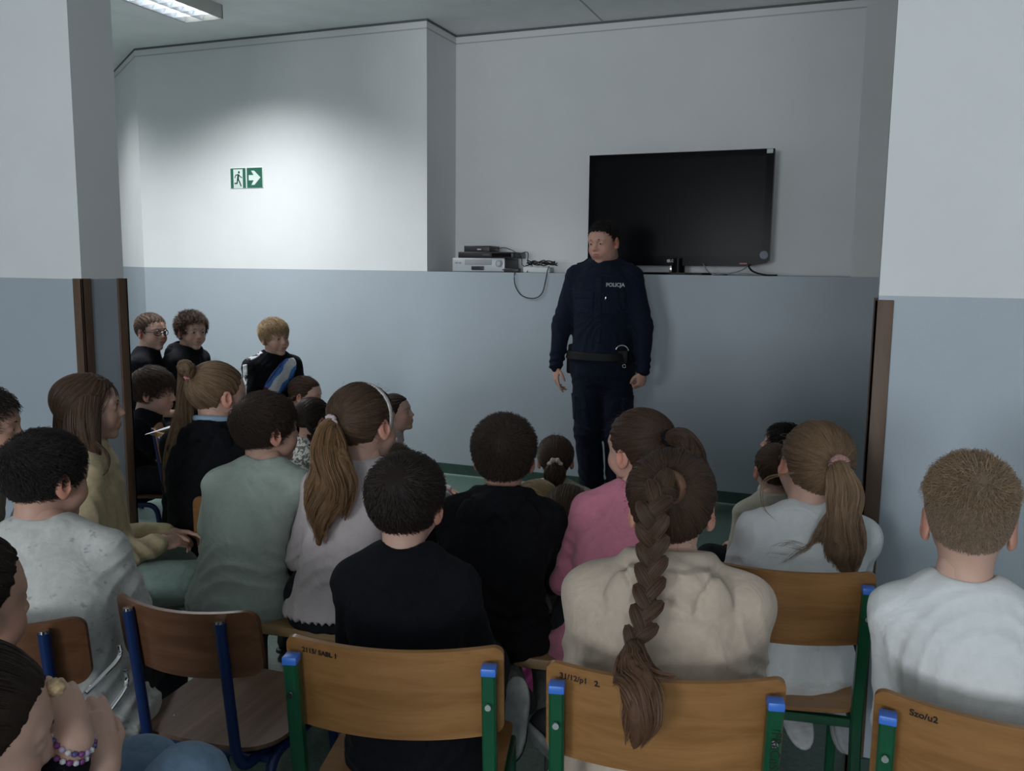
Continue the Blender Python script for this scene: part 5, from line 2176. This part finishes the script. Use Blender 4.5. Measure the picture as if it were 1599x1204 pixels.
V, Q = sdf_mesh(scr, c - .06, c + .06, .004)
link('scrunchie', mesh_np('scrunchie', V, Q), E_CREAM, bN.root)
bO = person('fair-haired child low on the floor behind the shoulder of the big boy in black', (832, 751), .72, .02, 40, head=(10, -10, -8), skin=SK, legs='cross', shirt=dict(kind='long', mat=C_DARK, seed=23),
            hair=dict(col=(.30, .20, .105), line='girl', ts=.008, tt=.012, mode='to', pole=(.1, -.93, .2), n=2600, r=.0008, tiecol=CLIP, tier=.014, tiew=.005, tail=dict(pts=[(0, -.03, -.02), (.02, -.04, -.1)], rad=[.018, .026, .01], n=400)), res=.01, pants=C_DARK, shoe=DSHOE)
bP = person('girl with long brown plait and bright pink top on the floor', (888, 758), .77, .02, 14, skin=SK, legs='cross',
            shirt=dict(kind='long', mat=C_HOTPINK, seed=24, g=.014), hair=dict(col=MBR, line='long', ts=.008, tt=.012, mode='to', pole=(-.1, -.85, -.5), n=4200, r=.0007), res=.008, pants=C_DARK, shoe=DSHOE, wide=1.02)
d_ = proj(at_z(888, 758, .77))[2] - .08
braid(bP, [bP.loc(885, 822, d_), bP.loc(884, 848, d_ - .03), bP.loc(887, 880, d_ - .03), bP.loc(886, 905, d_ - .02), bP.loc(885, 930, d_)], .050, .024, bP.Rh @ np.array([0, -1, 0]), MBR, .6, per=18, r=.0008)
# girl in the cream hoodie, nearest
bR = person('girl in a cream hoodie with one long brown plait tied in pink', (1048, 706), 1.160, .445, 11, hs=1.04, seat=seat_of(c2, .03), head=(0, 2, -2), skin=SK, lean=.05, slouch=.06,
            shirt=dict(kind='hood', mat=C_CREAM, seed=16, g=.022, fold=.007, flare=.08, hoodk=1.12, sleeve=.018), hair=dict(col=(.078, .044, .027), line='girl', ts=.010, tt=.015, mode='to', pole=(-.03, -.80, .50), n=11000, r=.00048, stop=.16, clump=.0016, nf=37), res=.005, hres=.0032, pants=C_CREAM, shoe=DSHOE, wide=1.14, deep=1.05)
d_ = proj(bR.root.location[:])[2] * 0 + proj(at_z(1048, 706, 1.160))[2]
t0 = bR.tie
back = bR.Rh @ np.array([0, -1.0, 0])
PL = [t0 + back * .012 + np.array([0, 0, .004]), t0 + back * .034 + np.array([-.012, 0, .004])] + [bR.loc(x, y, d_ - dz) for x, y, dz in ((1019, 795, .160), (1019, 850, .150), (1015, 900, .150), (1010, 945, .165), (1001, 980, .175), (993, 1003, .180))]
braid(bR, PL, .054, .0195, back, (.085, .047, .029), 1.0, per=46, r=.00045, taper=.80)
m = MB()
ring = [t0 + back * .010 + np.array([.024 * math.cos(a), 0, .026 * math.sin(a)]) for a in np.linspace(0, 2 * math.pi, 30)]
m.tube(ring, .0095, 10, cap=False)
hw = m.build('hair_wrap', hair_mat('hair_mass', (.20, .105, .060), False), bR.root)
e_ = PL[-1]
m = MB()
m.tube([e_ + np.array([.0135 * math.cos(a), .0135 * math.sin(a), .002 * math.sin(2 * a)]) for a in np.linspace(0, 2 * math.pi, 22)], .0042, 8, cap=False)
m.build('hair_tie', E_PINK, bR.root)
TL = (.15, .078, .045)
loose_tail(bR, [e_, bR.loc(990, 1035, d_ - .235), bR.loc(1000, 1075, d_ - .285), bR.loc(1000, 1120, d_ - .30), bR.loc(990, 1165, d_ - .29)], [.013, .030, .040, .030, .005], TL, 1700, .010, .45, 1.2, .0005, 'braid_end')
loose_tail(bR, [e_, bR.loc(1000, 1032, d_ - .24), bR.loc(1025, 1054, d_ - .28), bR.loc(1058, 1060, d_ - .285)], [.010, .016, .013, .003], TL, 420, .006, .4, 1.0, .0005, core=False, parent=bR.root.children[-1])
# girl in white before her
bS = person('girl in a white top with fair ponytail in a rose scrunchie beside the corner strip', (1290, 662), 1.112, .445, 12, seat=seat_of(c4, .03, .03), head=(10, 4, 10), skin=SK, lean=.04, slouch=.05, sway=.02,
            shirt=dict(kind='tee', mat=C_WHITE, seed=17, g=.016, fold=.006), hair=dict(col=LBR, line='girl', ts=.010, tt=.015, mode='to', pole=(.12, -.96, .16), n=8000, r=.0005, tiecol=E_SCR, tier=.021, tiew=.011, stop=.2), res=.0055, pants=cloth_print('dark_floral_cotton', (.016, .018, .030), (.55, .57, .6), 46, .58, .60), shoe=None, wide=1.12, legs=lambda b: (((-.10, .36, .50), b.loc(1236, 1082, 2.36), b.loc(1262, 1165, 2.28)), ((.12, .36, .50), b.loc(1292, 1085, 2.42), b.loc(1300, 1165, 2.36))), hs=1.09)
d_ = proj(at_z(1290, 662, 1.112))[2] - .10
t0 = bS.tie
c_ = [t0, t0 + np.array([0, -.03, -.015])] + [bS.loc(x, y, d_ - .02) for x, y in ((1318, 770), (1316, 815), (1316, 860), (1318, 905))]
loose_tail(bS, c_, [.020, .032, .046, .050, .048, .022], LBR, 2000, .010, .3, 1.4, .0006, 'ponytail')
_pt = bS.root.children[-1]
make_shoe(bS.root, bS.leg[-1][2], bS.leg[-1][3], WSHOE, .9, bS.dir(-.2, -.3, -1))
make_shoe(bS.root, bS.leg[1][2], bS.leg[1][3], WSHOE, .9, bS.dir(.2, -.4, -1))
loose_tail(bS, [bS.loc(1300, 800, d_), bS.loc(1270, 850, d_ - .01), bS.loc(1235, 862, d_ - .01), bS.loc(1195, 872, d_)], [.012, .014, .016, .010], LBR, 110, .018, .5, 1.2, .0004, core=False, parent=_pt)
loose_tail(bS, [bS.loc(1240, 738, d_), bS.loc(1196, 750, d_ - .03), bS.loc(1192, 790, d_ - .04), bS.loc(1212, 815, d_ - .04)], [.002, .004, .004, .002], LBR, 10, .003, .3, .6, .0004, core=False, parent=_pt)
# at the right, by the far wall
bT = person('black-haired child in a cream top looking up, by the far wall at right', (1240, 666), .80, .02, 60, head=(14, 18, 0), skin=SK, brow=BLK_H, legs='cross',
            shirt=dict(kind='hood', mat=C_CREAM2, seed=25), hair=dict(col=BLK_H, line='boy', ts=.010, tt=.018, n=2400, r=.0009, len=.035), res=.009, pants=C_DARK, shoe=DSHOE, wide=1.0)
bU = person('child with light brown hair in a small bun, in front of the black-haired child', (1213, 695), .80, .02, 18, head=(4, 6, 0), skin=SK, legs='cross',
            shirt=dict(kind='long', mat=C_CREAM2, seed=26), hair=dict(col=MBR, line='girl', ts=.007, tt=.010, mode='to', pole=(0, -.75, .6), n=2400, r=.0008, tail=dict(pts=[(0, -.02, .005), (.018, -.022, .0), (.0, -.026, -.012)], rad=[.012, .016, .016, .010], n=300)), res=.009, pants=C_DARK, shoe=DSHOE, wide=.85)
# boy at the right
bV = person('boy with fair cropped hair in a white T-shirt before the grey partition', (1522, 715), 1.190, .445, -4, seat=seat_of(c3, .03), head=(1, 2, 0), skin=SK, lean=.05, slouch=.04, hs=1.07, hv=(.90, 1, 1.02),
            shirt=dict(kind='long', mat=C_WHITE, seed=18, g=.012, fold=.004), hair=dict(top=(9000, .030, .010), topcol=(.30, .205, .125), col=(.27, .19, .13), line='boy', ts=.0018, tt=.011, len=.009, lift=.003, n=15000, r=.00045, pole=(.18, -.62, .76), clump=.0012, soft=.006), res=.005, hres=.0032, pants=C_DARK, shoe=DSHOE, wide=.93)
# left group
bW = person('girl in a pale yellow jumper with long loose brown hair, in profile', (128, 583), 1.195, .45, -42, hs=.93, head=(-4, 2, 0), skin=SK, brow=BRN, lean=-.06, slouch=.02,
            shirt=dict(kind='long', mat=C_YELLOW, seed=19, g=.016, fold=.006), hair=dict(col=(.10, .056, .034), line='long', ts=.008, tt=.012, mode='to', pole=(.0, -.62, -.78), n=5200, r=.0006, stop=.05, fly=0), res=.006, pants=C_MINT, shoe=WSHOE, arms=(((-.035, .175, .655), (.25, 1, 0), (-.4, .1, .9)), ((.055, .14, .65), (-.35, 1, 0), (.5, .1, .8))), wide=.95)
d_ = proj(at_z(126, 583, 1.195))[2]
WC = (.10, .056, .034)
for j, (x0, x1, dd, rr_) in enumerate(((106, 103, .04, .038), (124, 130, -.03, .040), (140, 150, -.06, .032))):
    loose_tail(bW, [bW.loc(x0, 622, d_ + dd * .6), bW.loc(x0 - 1, 665, d_ + dd), bW.loc((x0 + x1) / 2, 705, d_ + dd), bW.loc(x1, 745 + j * 8, d_ + dd)], [rr_, rr_ * 1.05, rr_ * .8, .008], WC, 900, .006, .3, .8, .0006, 'hair_lock')
loose_tail(bW, [bW.loc(150, 690, d_ - .08), bW.loc(168, 712, d_ - .09), bW.loc(166, 735, d_ - .09), bW.loc(146, 752, d_ - .09)], [.005, .006, .005, .002], WC, 26, .004, .3, .7, .0005, core=False, parent=bW.root.children[-1])
bX = person('dark-haired boy in a grey top in profile, beyond the boy in the patterned shirt', (-36, 603), 1.185, .45, -30, head=(-22, -2, 0), skin=SKD, brow=DKB, lean=.05, shirt=dict(kind='long', mat=C_GREY, seed=27),
            hair=dict(col=DKB, line='boy', ts=.008, tt=.014, n=2500, r=.0008, len=.03), res=.008, pants=C_DARK, shoe=DSHOE)
bY = person('black-haired boy in a white T-shirt with faint grey print, on the blue chair', (66, 673), 1.130, .435, 28, seat=seat_of(c6, .02, .07), head=(-34, -4, 0), skin=SKD, lean=.05, slouch=.05,
            shirt=dict(kind='tee', mat=C_SPECK, seed=20, g=.016, fold=.006), hair=dict(col=(.019, .014, .013), line='boy', ts=.006, tt=.012, len=.032, n=8500, r=.00055), res=.0055, pants=C_DARK, shoe=DSHOE, wide=1.02, arms=('lap', 'lap'))
bZ = person('dark-haired child at the left edge above the girl with the snack', (-80, 828), 1.140, .45, 12, head=(-22, -4, 0), skin=SKD, brow=DKB, lean=.04, shirt=dict(kind='long', mat=C_DARK, seed=28),
            hair=dict(col=DKB, line='girl', ts=.008, tt=.012, mode='to', pole=(0, -.9, .2), n=6000, r=.0005, fly=0), res=.007, pants=C_DARK, shoe=DSHOE)
bAA = person('dark-haired girl eating a snack, with beaded bracelets and pale jeans, lower left corner', (-44, 1004), 1.085, .43, -26, head=(-2, -14, 0), skin=SK, brow=DKB, lean=.08, slouch=.05,
             shirt=dict(kind='long', mat=C_BLACK, seed=29, g=.010, fold=.004, cuff=.80), hair=dict(col=(.036, .022, .016), line='girl', ts=.007, tt=.010, mode='to', pole=(-.1, -.95, .1), n=11000, r=.0004, clump=.0010, fly=0), res=.005, hres=.003, hand=.0032, pants=C_JEAN, shoe=WSHOE,
             legs=lambda b: ((b.loc(222, 1212, 1.50), b.loc(225, 1212, 1.50) * np.array([1, 1, 0]) + np.array([.02, .02, .30]), b.loc(225, 1212, 1.50) * np.array([1, 1, 0]) + np.array([.02, .12, .22])),
                             (b.loc(292, 1232, 1.36), b.loc(300, 1232, 1.36) * np.array([1, 1, 0]) + np.array([.02, .02, .30]), b.loc(300, 1232, 1.36) * np.array([1, 1, 0]) + np.array([.02, .12, .22]))),
             arms=(lambda b: (b.loc(158, 1196, 1.20), b.dir(-.25, 1, .25), b.dir(.7, .1, -.7), (-.5, -.5, -.8), (1.0, 1.1, 1.1, 1.2), .9),
                   lambda b: (b.loc(114, 1156, 1.13), b.dir(-.45, .85, .42), b.dir(.60, .45, -.70), (-.1, -.6, -.9), (.95, .9, .95, 1.0), 1.15)))




def chair_for(b, label, back_mat=None, fwd=.01):
    a = b.yaw
    r = b.root.location
    return blue_chair((r.x + math.sin(a) * fwd, r.y - math.cos(a) * fwd), math.degrees(a), label, back_mat=back_mat)


chair_for(bA, 'chair under the boy in glasses beside the wall end')
chair_for(bB, 'chair under the boy in the black hooded top by the far wall')
chair_for(bC, 'beech chair under the blond boy with the shiny picture', BEECH)
chair_for(bD, 'chair under the boy half hidden by the wall end')
_r = bE.root.location
blue_chair((_r.x + .10, _r.y + .09), 38, 'orange beech chair with blue posts under the girl with the high ponytail', back_mat=BEECH)
chair_for(bW, 'blue tube chair with dark seat under the girl in the pale yellow jumper')
chair_for(bX, 'orange beech chair under the boy in the grey top', BEECH)
chair_for(bZ, 'chair under the dark-haired child at the left edge')
chair_for(bAA, 'chair under the girl with the snack and pale jeans')
_q = at_z(262, 668, .785)
blue_chair((_q[0] + .19 * math.sin(math.radians(-40)) * -1, _q[1] + .19 * math.cos(math.radians(-40))), -40, 'tan backed chair seen behind the long fair ponytail', back_mat=BEECH)
SNACK = plain('wafer', (.52, .36, .20), .8, noise=.25, nscale=120, bump=.6, bscale=300)
p_ = at_d(84, 1073, 1.085)
sn = empty('wafer_snack', p_)
tag(sn, 'pale bitten wafer snack held in the fingers of the girl in jeans', 'snack')


def wafer(P):
    d = ell(P, (0, 0, 0), (.016, .011, .011))
    d = smax(d, -ell(P, (-.012, 0, .012), (.010, .02, .008)), .002)
    return d + .0012 * np.sin(P[:, 0] * 700) * np.sin(P[:, 2] * 800)


link('bite_piece', mkmesh('bite_piece', wafer, (-.02, -.015, -.015), (.02, .015, .015), .0018), SNACK, sn)
BEADS = [plain('bead_purple', (.22, .06, .22), .3), plain('bead_lilac', (.50, .40, .58), .3), plain('bead_white', (.65, .63, .66), .3), plain('bead_blue', (.10, .09, .24), .3)]
s_, e_, w_, Fh = bAA.arm[1]
fd = unit(w_ - e_)
for q, off in ((0, .002), (1, -.012)):
    br = empty('bracelet')
    br.parent = bAA.root
    U = unit(np.cross(fd, [0.2, .3, .9]))
    W2 = np.cross(fd, U)
    for k in range(20):
        a = 2 * math.pi * k / 20
        c = w_ + fd * off + (U * math.cos(a) + W2 * math.sin(a)) * .0265
        m = MB()
        bm = bmesh.new()
        bmesh.ops.create_icosphere(bm, subdivisions=1, radius=.0046)
        m.add([tuple(v.co + Vector(c)) for v in bm.verts], [[v.index for v in f.verts] for f in bm.faces])
        bm.free()
        m.build('bead', BEADS[(k * (q + 1) + q * 2) % 4], br, angle=180)

# ---------------------------------------------------------------- the officer
officer = person('policeman in dark navy uniform standing by the wall and talking to the pupils', (942, 344), 1.8, .87, 184, depth=proj((-1.52, 5.30, 1.7))[2], head=(-20, -9, 2), skin=(.58, .33, .255), brow=DKB, adult=1.0, hs=1.14, lean=.02, slouch=-.01,
                 shirt=dict(kind='long', mat=C_NAVY, seed=31, g=.020, fold=.006, sleeve=.020, flare=0, below=-.088, neckr=.062, neckh=.016), hair=dict(col=(.016, .012, .011), line='boy', ts=.0035, tt=.010, len=.014, lift=.003, n=3600, r=.0009, clump=.0016, soft=.008), pants=None, res=.008,
                 group='people in the room', wide=1.13, deep=1.12, armlen=(.315, .275), legr=1.5, shoe=((.012, .012, .013), (.02, .02, .02)),
                 arms=(((-.275, .10, .885), (.12, .10, -1), (-.75, .65, 0), (-.9, -.5, 0), (1.35, 1.4, 1.45, 1.5), .9), ((.300, .05, .875), (-.08, .12, -1), (.75, .65, 0), (.9, -.55, 0), (.25, .55, .6, .6), .35)),
                 legs=(((-.115, .06, .50), (-.13, .02, .10), (-.16, .17, .03)), ((.07, .07, .50), (.045, .0, .10), (.08, .16, .03))))
o = officer
tf = torso_fn(o, .014, .80, .17)


def otr(P):
    d = tf(P)
    for sd in (-1, 1):
        h, k, a, t = o.leg[sd]
        d = smin(d, chain(P, [h + np.array([sd * .010, 0, .0]), k, a + np.array([0, 0, -.035])], [.112, .086, .078], .03), .025)
    return d + fold_noise(P, .006, 2.2, .8)


lo, hi = (-.30, -.25, .02), (.30, .30, 1.05)
o.trousers = link('trousers', mkmesh('trousers', otr, lo, hi, .008), C_NAVY2, o.root)
o.shirt_fn2 = o.shirt_fn


def onto(name, fn, region, mat, off, lo, hi, res=.004, parent=None):
    return link(name, mkmesh(name, lambda P: smax(fn(P) - off, region(P), .002), lo, hi, res), mat, parent or o.root)


def slab_region(c, h, R=None):
    c, h = np.array(c, np.float32), np.array(h, np.float32)

    def f(P):
        q = P - c
        if R is not None:
            q = q @ R.astype(np.float32)
        return np.max(np.abs(q) - h, axis=1)
    return f


LEATHER = plain('black_leather', (.007, .007, .008), .6, spec=.2, noise=.1)
C_POCK = cloth('navy_pocket', (.011, .015, .030), mott=.12, weave=900)
zc = o.zs + o.L
bf = torso_fn(o, .036, .93, .25)
onto('belt', bf, slab_region((0, 0, .985), (.4, .4, .026)), LEATHER, .004, (-.28, -.25, .94), (.28, .28, 1.03), .005)
m = MB()
m.rbox((-.030, .178, .962), (.030, .196, 1.008), .004)
m.build('buckle', plain('gunmetal', (.10, .10, .105), .35, metal=.8), o.root)
for sd in (-1, 1):
    onto('pocket', o.shirt_fn, slab_region((sd * .092, .15, 1.315), (.062, .12, .062)), C_POCK, .0035, (sd * .092 - .075, .02, 1.24), (sd * .092 + .075, .26, 1.39))
    onto('pocket_flap', o.shirt_fn, slab_region((sd * .092, .15, 1.362), (.066, .12, .020)), C_POCK, .0065, (sd * .092 - .08, .02, 1.33), (sd * .092 + .08, .26, 1.395))
    onto('epaulette', o.shirt_fn, slab_region((sd * .125, o.nb[1] - .01, 1.50), (.050, .022, .10)), C_POCK, .008, (sd * .125 - .07, -.12, 1.40), (sd * .125 + .07, .12, 1.62))
    onto('thigh_pocket', otr, slab_region((sd * .16, .05, .655), (.075, .075, .080)), C_POCK, .008, (min(sd * .06, sd * .27), -.08, .56), (max(sd * .06, sd * .27), .18, .75))
onto('placket', o.shirt_fn, slab_region((0, .15, 1.27), (.020, .14, .20)), C_POCK, .003, (-.03, .02, 1.05), (.03, .28, 1.49))
# turned-down collar
for sd in (-1, 1):
    m = MB()
    n0 = o.nb
    pts = []
    for t in np.linspace(0, 1, 9):
        a = math.radians(-95 + 178 * t)
        pts.append((sd * .066 * math.cos(a) * 1.02, n0[1] + .008 + .070 * math.sin(a), n0[2] + .030 - .055 * t ** 1.6))
    V = []
    for i, p in enumerate(pts):
        w_ = .026 + .016 * (i / 8) ** 2
        d2 = unit([p[0], p[1] - n0[1], 0])
        V += [np.array(p), np.array(p) + d2 * .016 + np.array([0, 0, -w_]), np.array(p) + d2 * .021 + np.array([0, 0, -w_]), np.array(p) + d2 * .007]
    F = []
    for i in range(8):
        for k in range(4):
            F.append((i * 4 + k, i * 4 + (k + 1) % 4, i * 4 + 4 + (k + 1) % 4, i * 4 + 4 + k))
    F += [(0, 3, 2, 1), (32, 33, 34, 35)]
    m.add(V, F)
    m.build('collar', C_NAVY, o.root)
m = MB()
m.rbox((.165, -.05, .86), (.225, .055, 1.00), .012)
m.rbox((.175, -.035, 1.00), (.222, .03, 1.045), .010)
m.build('holster', LEATHER, o.root)
m = MB()
m.rbox((-.185, .085, .945), (-.115, .150, 1.030), .010)
pc = m.build('handcuff_pouch', LEATHER, o.root)
m = MB()
m.tube([(-.150 + .040 * math.cos(a), .152, 1.020 + .040 * math.sin(a)) for a in np.linspace(.35, 2.9, 20)], .0055, 8)
m.build('handcuff_ring', CHROME, pc)
m = MB()
m.tube([(-.165 + .010 * math.cos(a), .158, .935 + .010 * math.sin(a)) for a in np.linspace(0, 6.2, 14)], .003, 6)
m.build('key_ring', CHROME, pc)


def chest(x, z, off=.004):
    ys = np.linspace(.02, .30, 300)
    P = np.stack([np.full(300, x), ys, np.full(300, z)], 1).astype(np.float32)
    v = o.shirt_fn(P)
    i = np.argmax(v > 0)
    return np.array([x, ys[i] + off, z])


def chest_text(name, s, x, z, size, mat, dx):
    a, b_ = chest(x - dx, z), chest(x + dx, z)
    c = chest(x, z, .0045)
    X = unit(a - b_)
    Zv = unit(np.cross(X, [0, 0, 1.0]))
    Yv = np.cross(Zv, X)
    M = Matrix(((X[0], Yv[0], Zv[0], c[0]), (X[1], Yv[1], Zv[1], c[1]), (X[2], Yv[2], Zv[2], c[2]), (0, 0, 0, 1)))
    return text_mesh(name, s, size, mat, o.root, M, .002, .0012)


chest_text('lettering', 'POLICJA', -.098, 1.425, .031, plain('reflective_grey', (.42, .43, .45), .5), .03)
c = chest(-.045, 1.345, .004)
m = MB()
m.rbox((c[0] - .003, c[1] - .002, c[2] - .012), (c[0] + .003, c[1] + .003, c[2] + .012), .001)
m.build('zip_pull', CHROME, o.root)

# ---------------------------------------------------------------- trims on the other children
RIM = plain('glasses_black', (.012, .012, .012), .3)
gl = empty('glasses')
gl.parent = bA.root
for sd in (-1, 1):
    m = MB()
    m.tube(list(head_pts(bA, np.array([[sd * (.031 + .0205 * math.cos(a)), .0945 - .010 * max(0, math.cos(a)), .003 + .0155 * math.sin(a)] for a in np.linspace(0, 2 * math.pi, 22)]))), .0022, 6, cap=False)
    m.build('rim', RIM, gl)
    m = MB()
    m.tube(list(head_pts(bA, np.array([[sd * .0515, .0850, .007], [sd * .068, .060, .009], [sd * .080, .010, .010], [sd * .082, -.012, .0]]))), .0018, 6)
    m.build('temple', RIM, gl)
m = MB()
m.tube(list(head_pts(bA, np.array([[-.011, .0975, .006], [0, .1010, .009], [.011, .0975, .006]]))), .0018, 6)
m.build('bridge', RIM, gl)


def sequin_mat():
    m_, nt, b_ = _nt('sequins')
    tc = node(nt, 'ShaderNodeTexCoord')
    v = node(nt, 'ShaderNodeTexVoronoi')
    v.inputs['Scale'].default_value = 170
    nt.links.new(tc.outputs['Object'], v.inputs['Vector'])
    a = node(nt, 'ShaderNodeAttribute', attribute_name='tone')
    mx = node(nt, 'ShaderNodeMix', data_type='RGBA', blend_type='OVERLAY')
    mx.inputs['Factor'].default_value = .55
    nt.links.new(a.outputs['Color'], mx.inputs['A'])
    nt.links.new(v.outputs['Color'], mx.inputs['B'])
    nt.links.new(mx.outputs['Result'], b_.inputs['Base Color'])
    b_.inputs['Roughness'].default_value = .3
    b_.inputs['Metallic'].default_value = .1
    return m_


b = bC
cz = b.zs + .395
ax = unit([-.62, 0, .78])
ay = np.array([ax[2], 0, -ax[0]])
cc = np.array([-.030, 0, cz])


def seq_region(P):
    q = P - cc.astype(np.float32)
    u, w = q @ ax.astype(np.float32), q @ ay.astype(np.float32)
    k0 = np.sqrt((u / .150) ** 2 + (w / .068) ** 2)
    return np.maximum((k0 - 1) * .068, -(P[:, 1] - spine(b, .5)[1]))


sq = link('sequin_picture', mkmesh('sequin_picture', lambda P: smax(b.shirt_fn(P) - .005, seq_region(P), .002), (-.2, -.05, b.zs + .08), (.2, .28, b.zs + .50), .0045), sequin_mat(), b.root)
n = len(sq.data.vertices)
V = np.empty(n * 3, np.float32)
sq.data.vertices.foreach_get('co', V)
V = V.reshape(-1, 3)
q = V - cc
u, w = q @ ax, q @ ay
col = np.ones((n, 4), np.float32)
core = np.abs(w + .005 * np.sin(u * 60)) < .030
edge = np.abs(w) > .050
col[:, :3] = np.where(core[:, None], [.85, .90, .93], np.where(edge[:, None], [.04, .10, .35], [.09, .28, .70]))
red = u < -.098
col[red, :3] = np.where((np.abs(w[red]) < .02)[:, None], [.45, .10, .08], [.18, .03, .03])
at_ = sq.data.attributes.new('tone', 'FLOAT_COLOR', 'POINT')
at_.data.foreach_set('color', col.ravel())
s_, e_, w_, Fh = b.arm[1]
STRIPE = cloth_print('white_stripe_black_marks', (.55, .57, .58), (.02, .02, .02), 26, .54, .58, (1, 1, 1.5))
for aa, bb in ((spine(b, .95) + np.array([.05, 0, 0]), s_), (s_, e_)):
    d_ = unit(bb - aa)
    mid = (aa + bb) / 2
    outw = unit(np.array([1.0, .5, .7]) - d_ * (np.array([1.0, .5, .7]) @ d_))
    S_ = np.cross(d_, outw)

    def reg(P, mid=mid, d_=d_, S_=S_, outw=outw, h=np.linalg.norm(bb - aa) / 2):
        q = P - mid.astype(np.float32)
        return np.maximum(np.maximum(np.abs(q @ d_) - h, np.abs(q @ S_) - .016), -(q @ outw))
    lo_, hi_ = bounds([aa, bb], .09)
    link('sleeve_stripe', mkmesh('sleeve_stripe', lambda P: smax(b.shirt_fn(P) - .004, reg(P), .002), lo_, hi_, .004), STRIPE, b.root)
pp = empty('paper_sheet', bD.arm[1][2][0:1].tolist() + [0, 0])
bpy.data.objects.remove(pp)
r = bD.root
c_, s2 = math.cos(bD.yaw), math.sin(bD.yaw)
wv = bD.arm[1][2] + np.array([-.03, .11, .06])
sheet = MB()
k = 6
V = [(x * .105, y * .148, .012 * math.cos(x * 2 + y)) for x in np.linspace(-1, 1, k) for y in np.linspace(-1, 1, k)]
V += [(x, y, z - .0012) for x, y, z in V]
F = []
for i in range(k - 1):
    for j in range(k - 1):
        a = i * k + j
        F += [(a, a + k, a + k + 1, a + 1), (a + 37, a + 36 + k + 1, a + 36 + k, a + 36)]
rg = [j for j in range(k)] + [i * k + k - 1 for i in range(1, k)] + [(k - 1) * k + j for j in range(k - 2, -1, -1)] + [i * k for i in range(k - 2, 0, -1)]
F += [(a, b2, b2 + 36, a + 36) for a, b2 in zip(rg, rg[1:] + rg[:1])]
sheet.add(V, F)
ps = sheet.build('paper_sheet', plain('white_paper', (.68, .70, .72), .7))
ps.location = at_d(264, 668, 4.02)
ps.scale = (.62, .62, .62)
ps.rotation_euler = (math.radians(20), math.radians(-8), bD.yaw)
tag(ps, 'white sheet of paper in the hand of the boy half hidden by the wall end', 'paper')

bpy.data.scenes.remove(TMP)
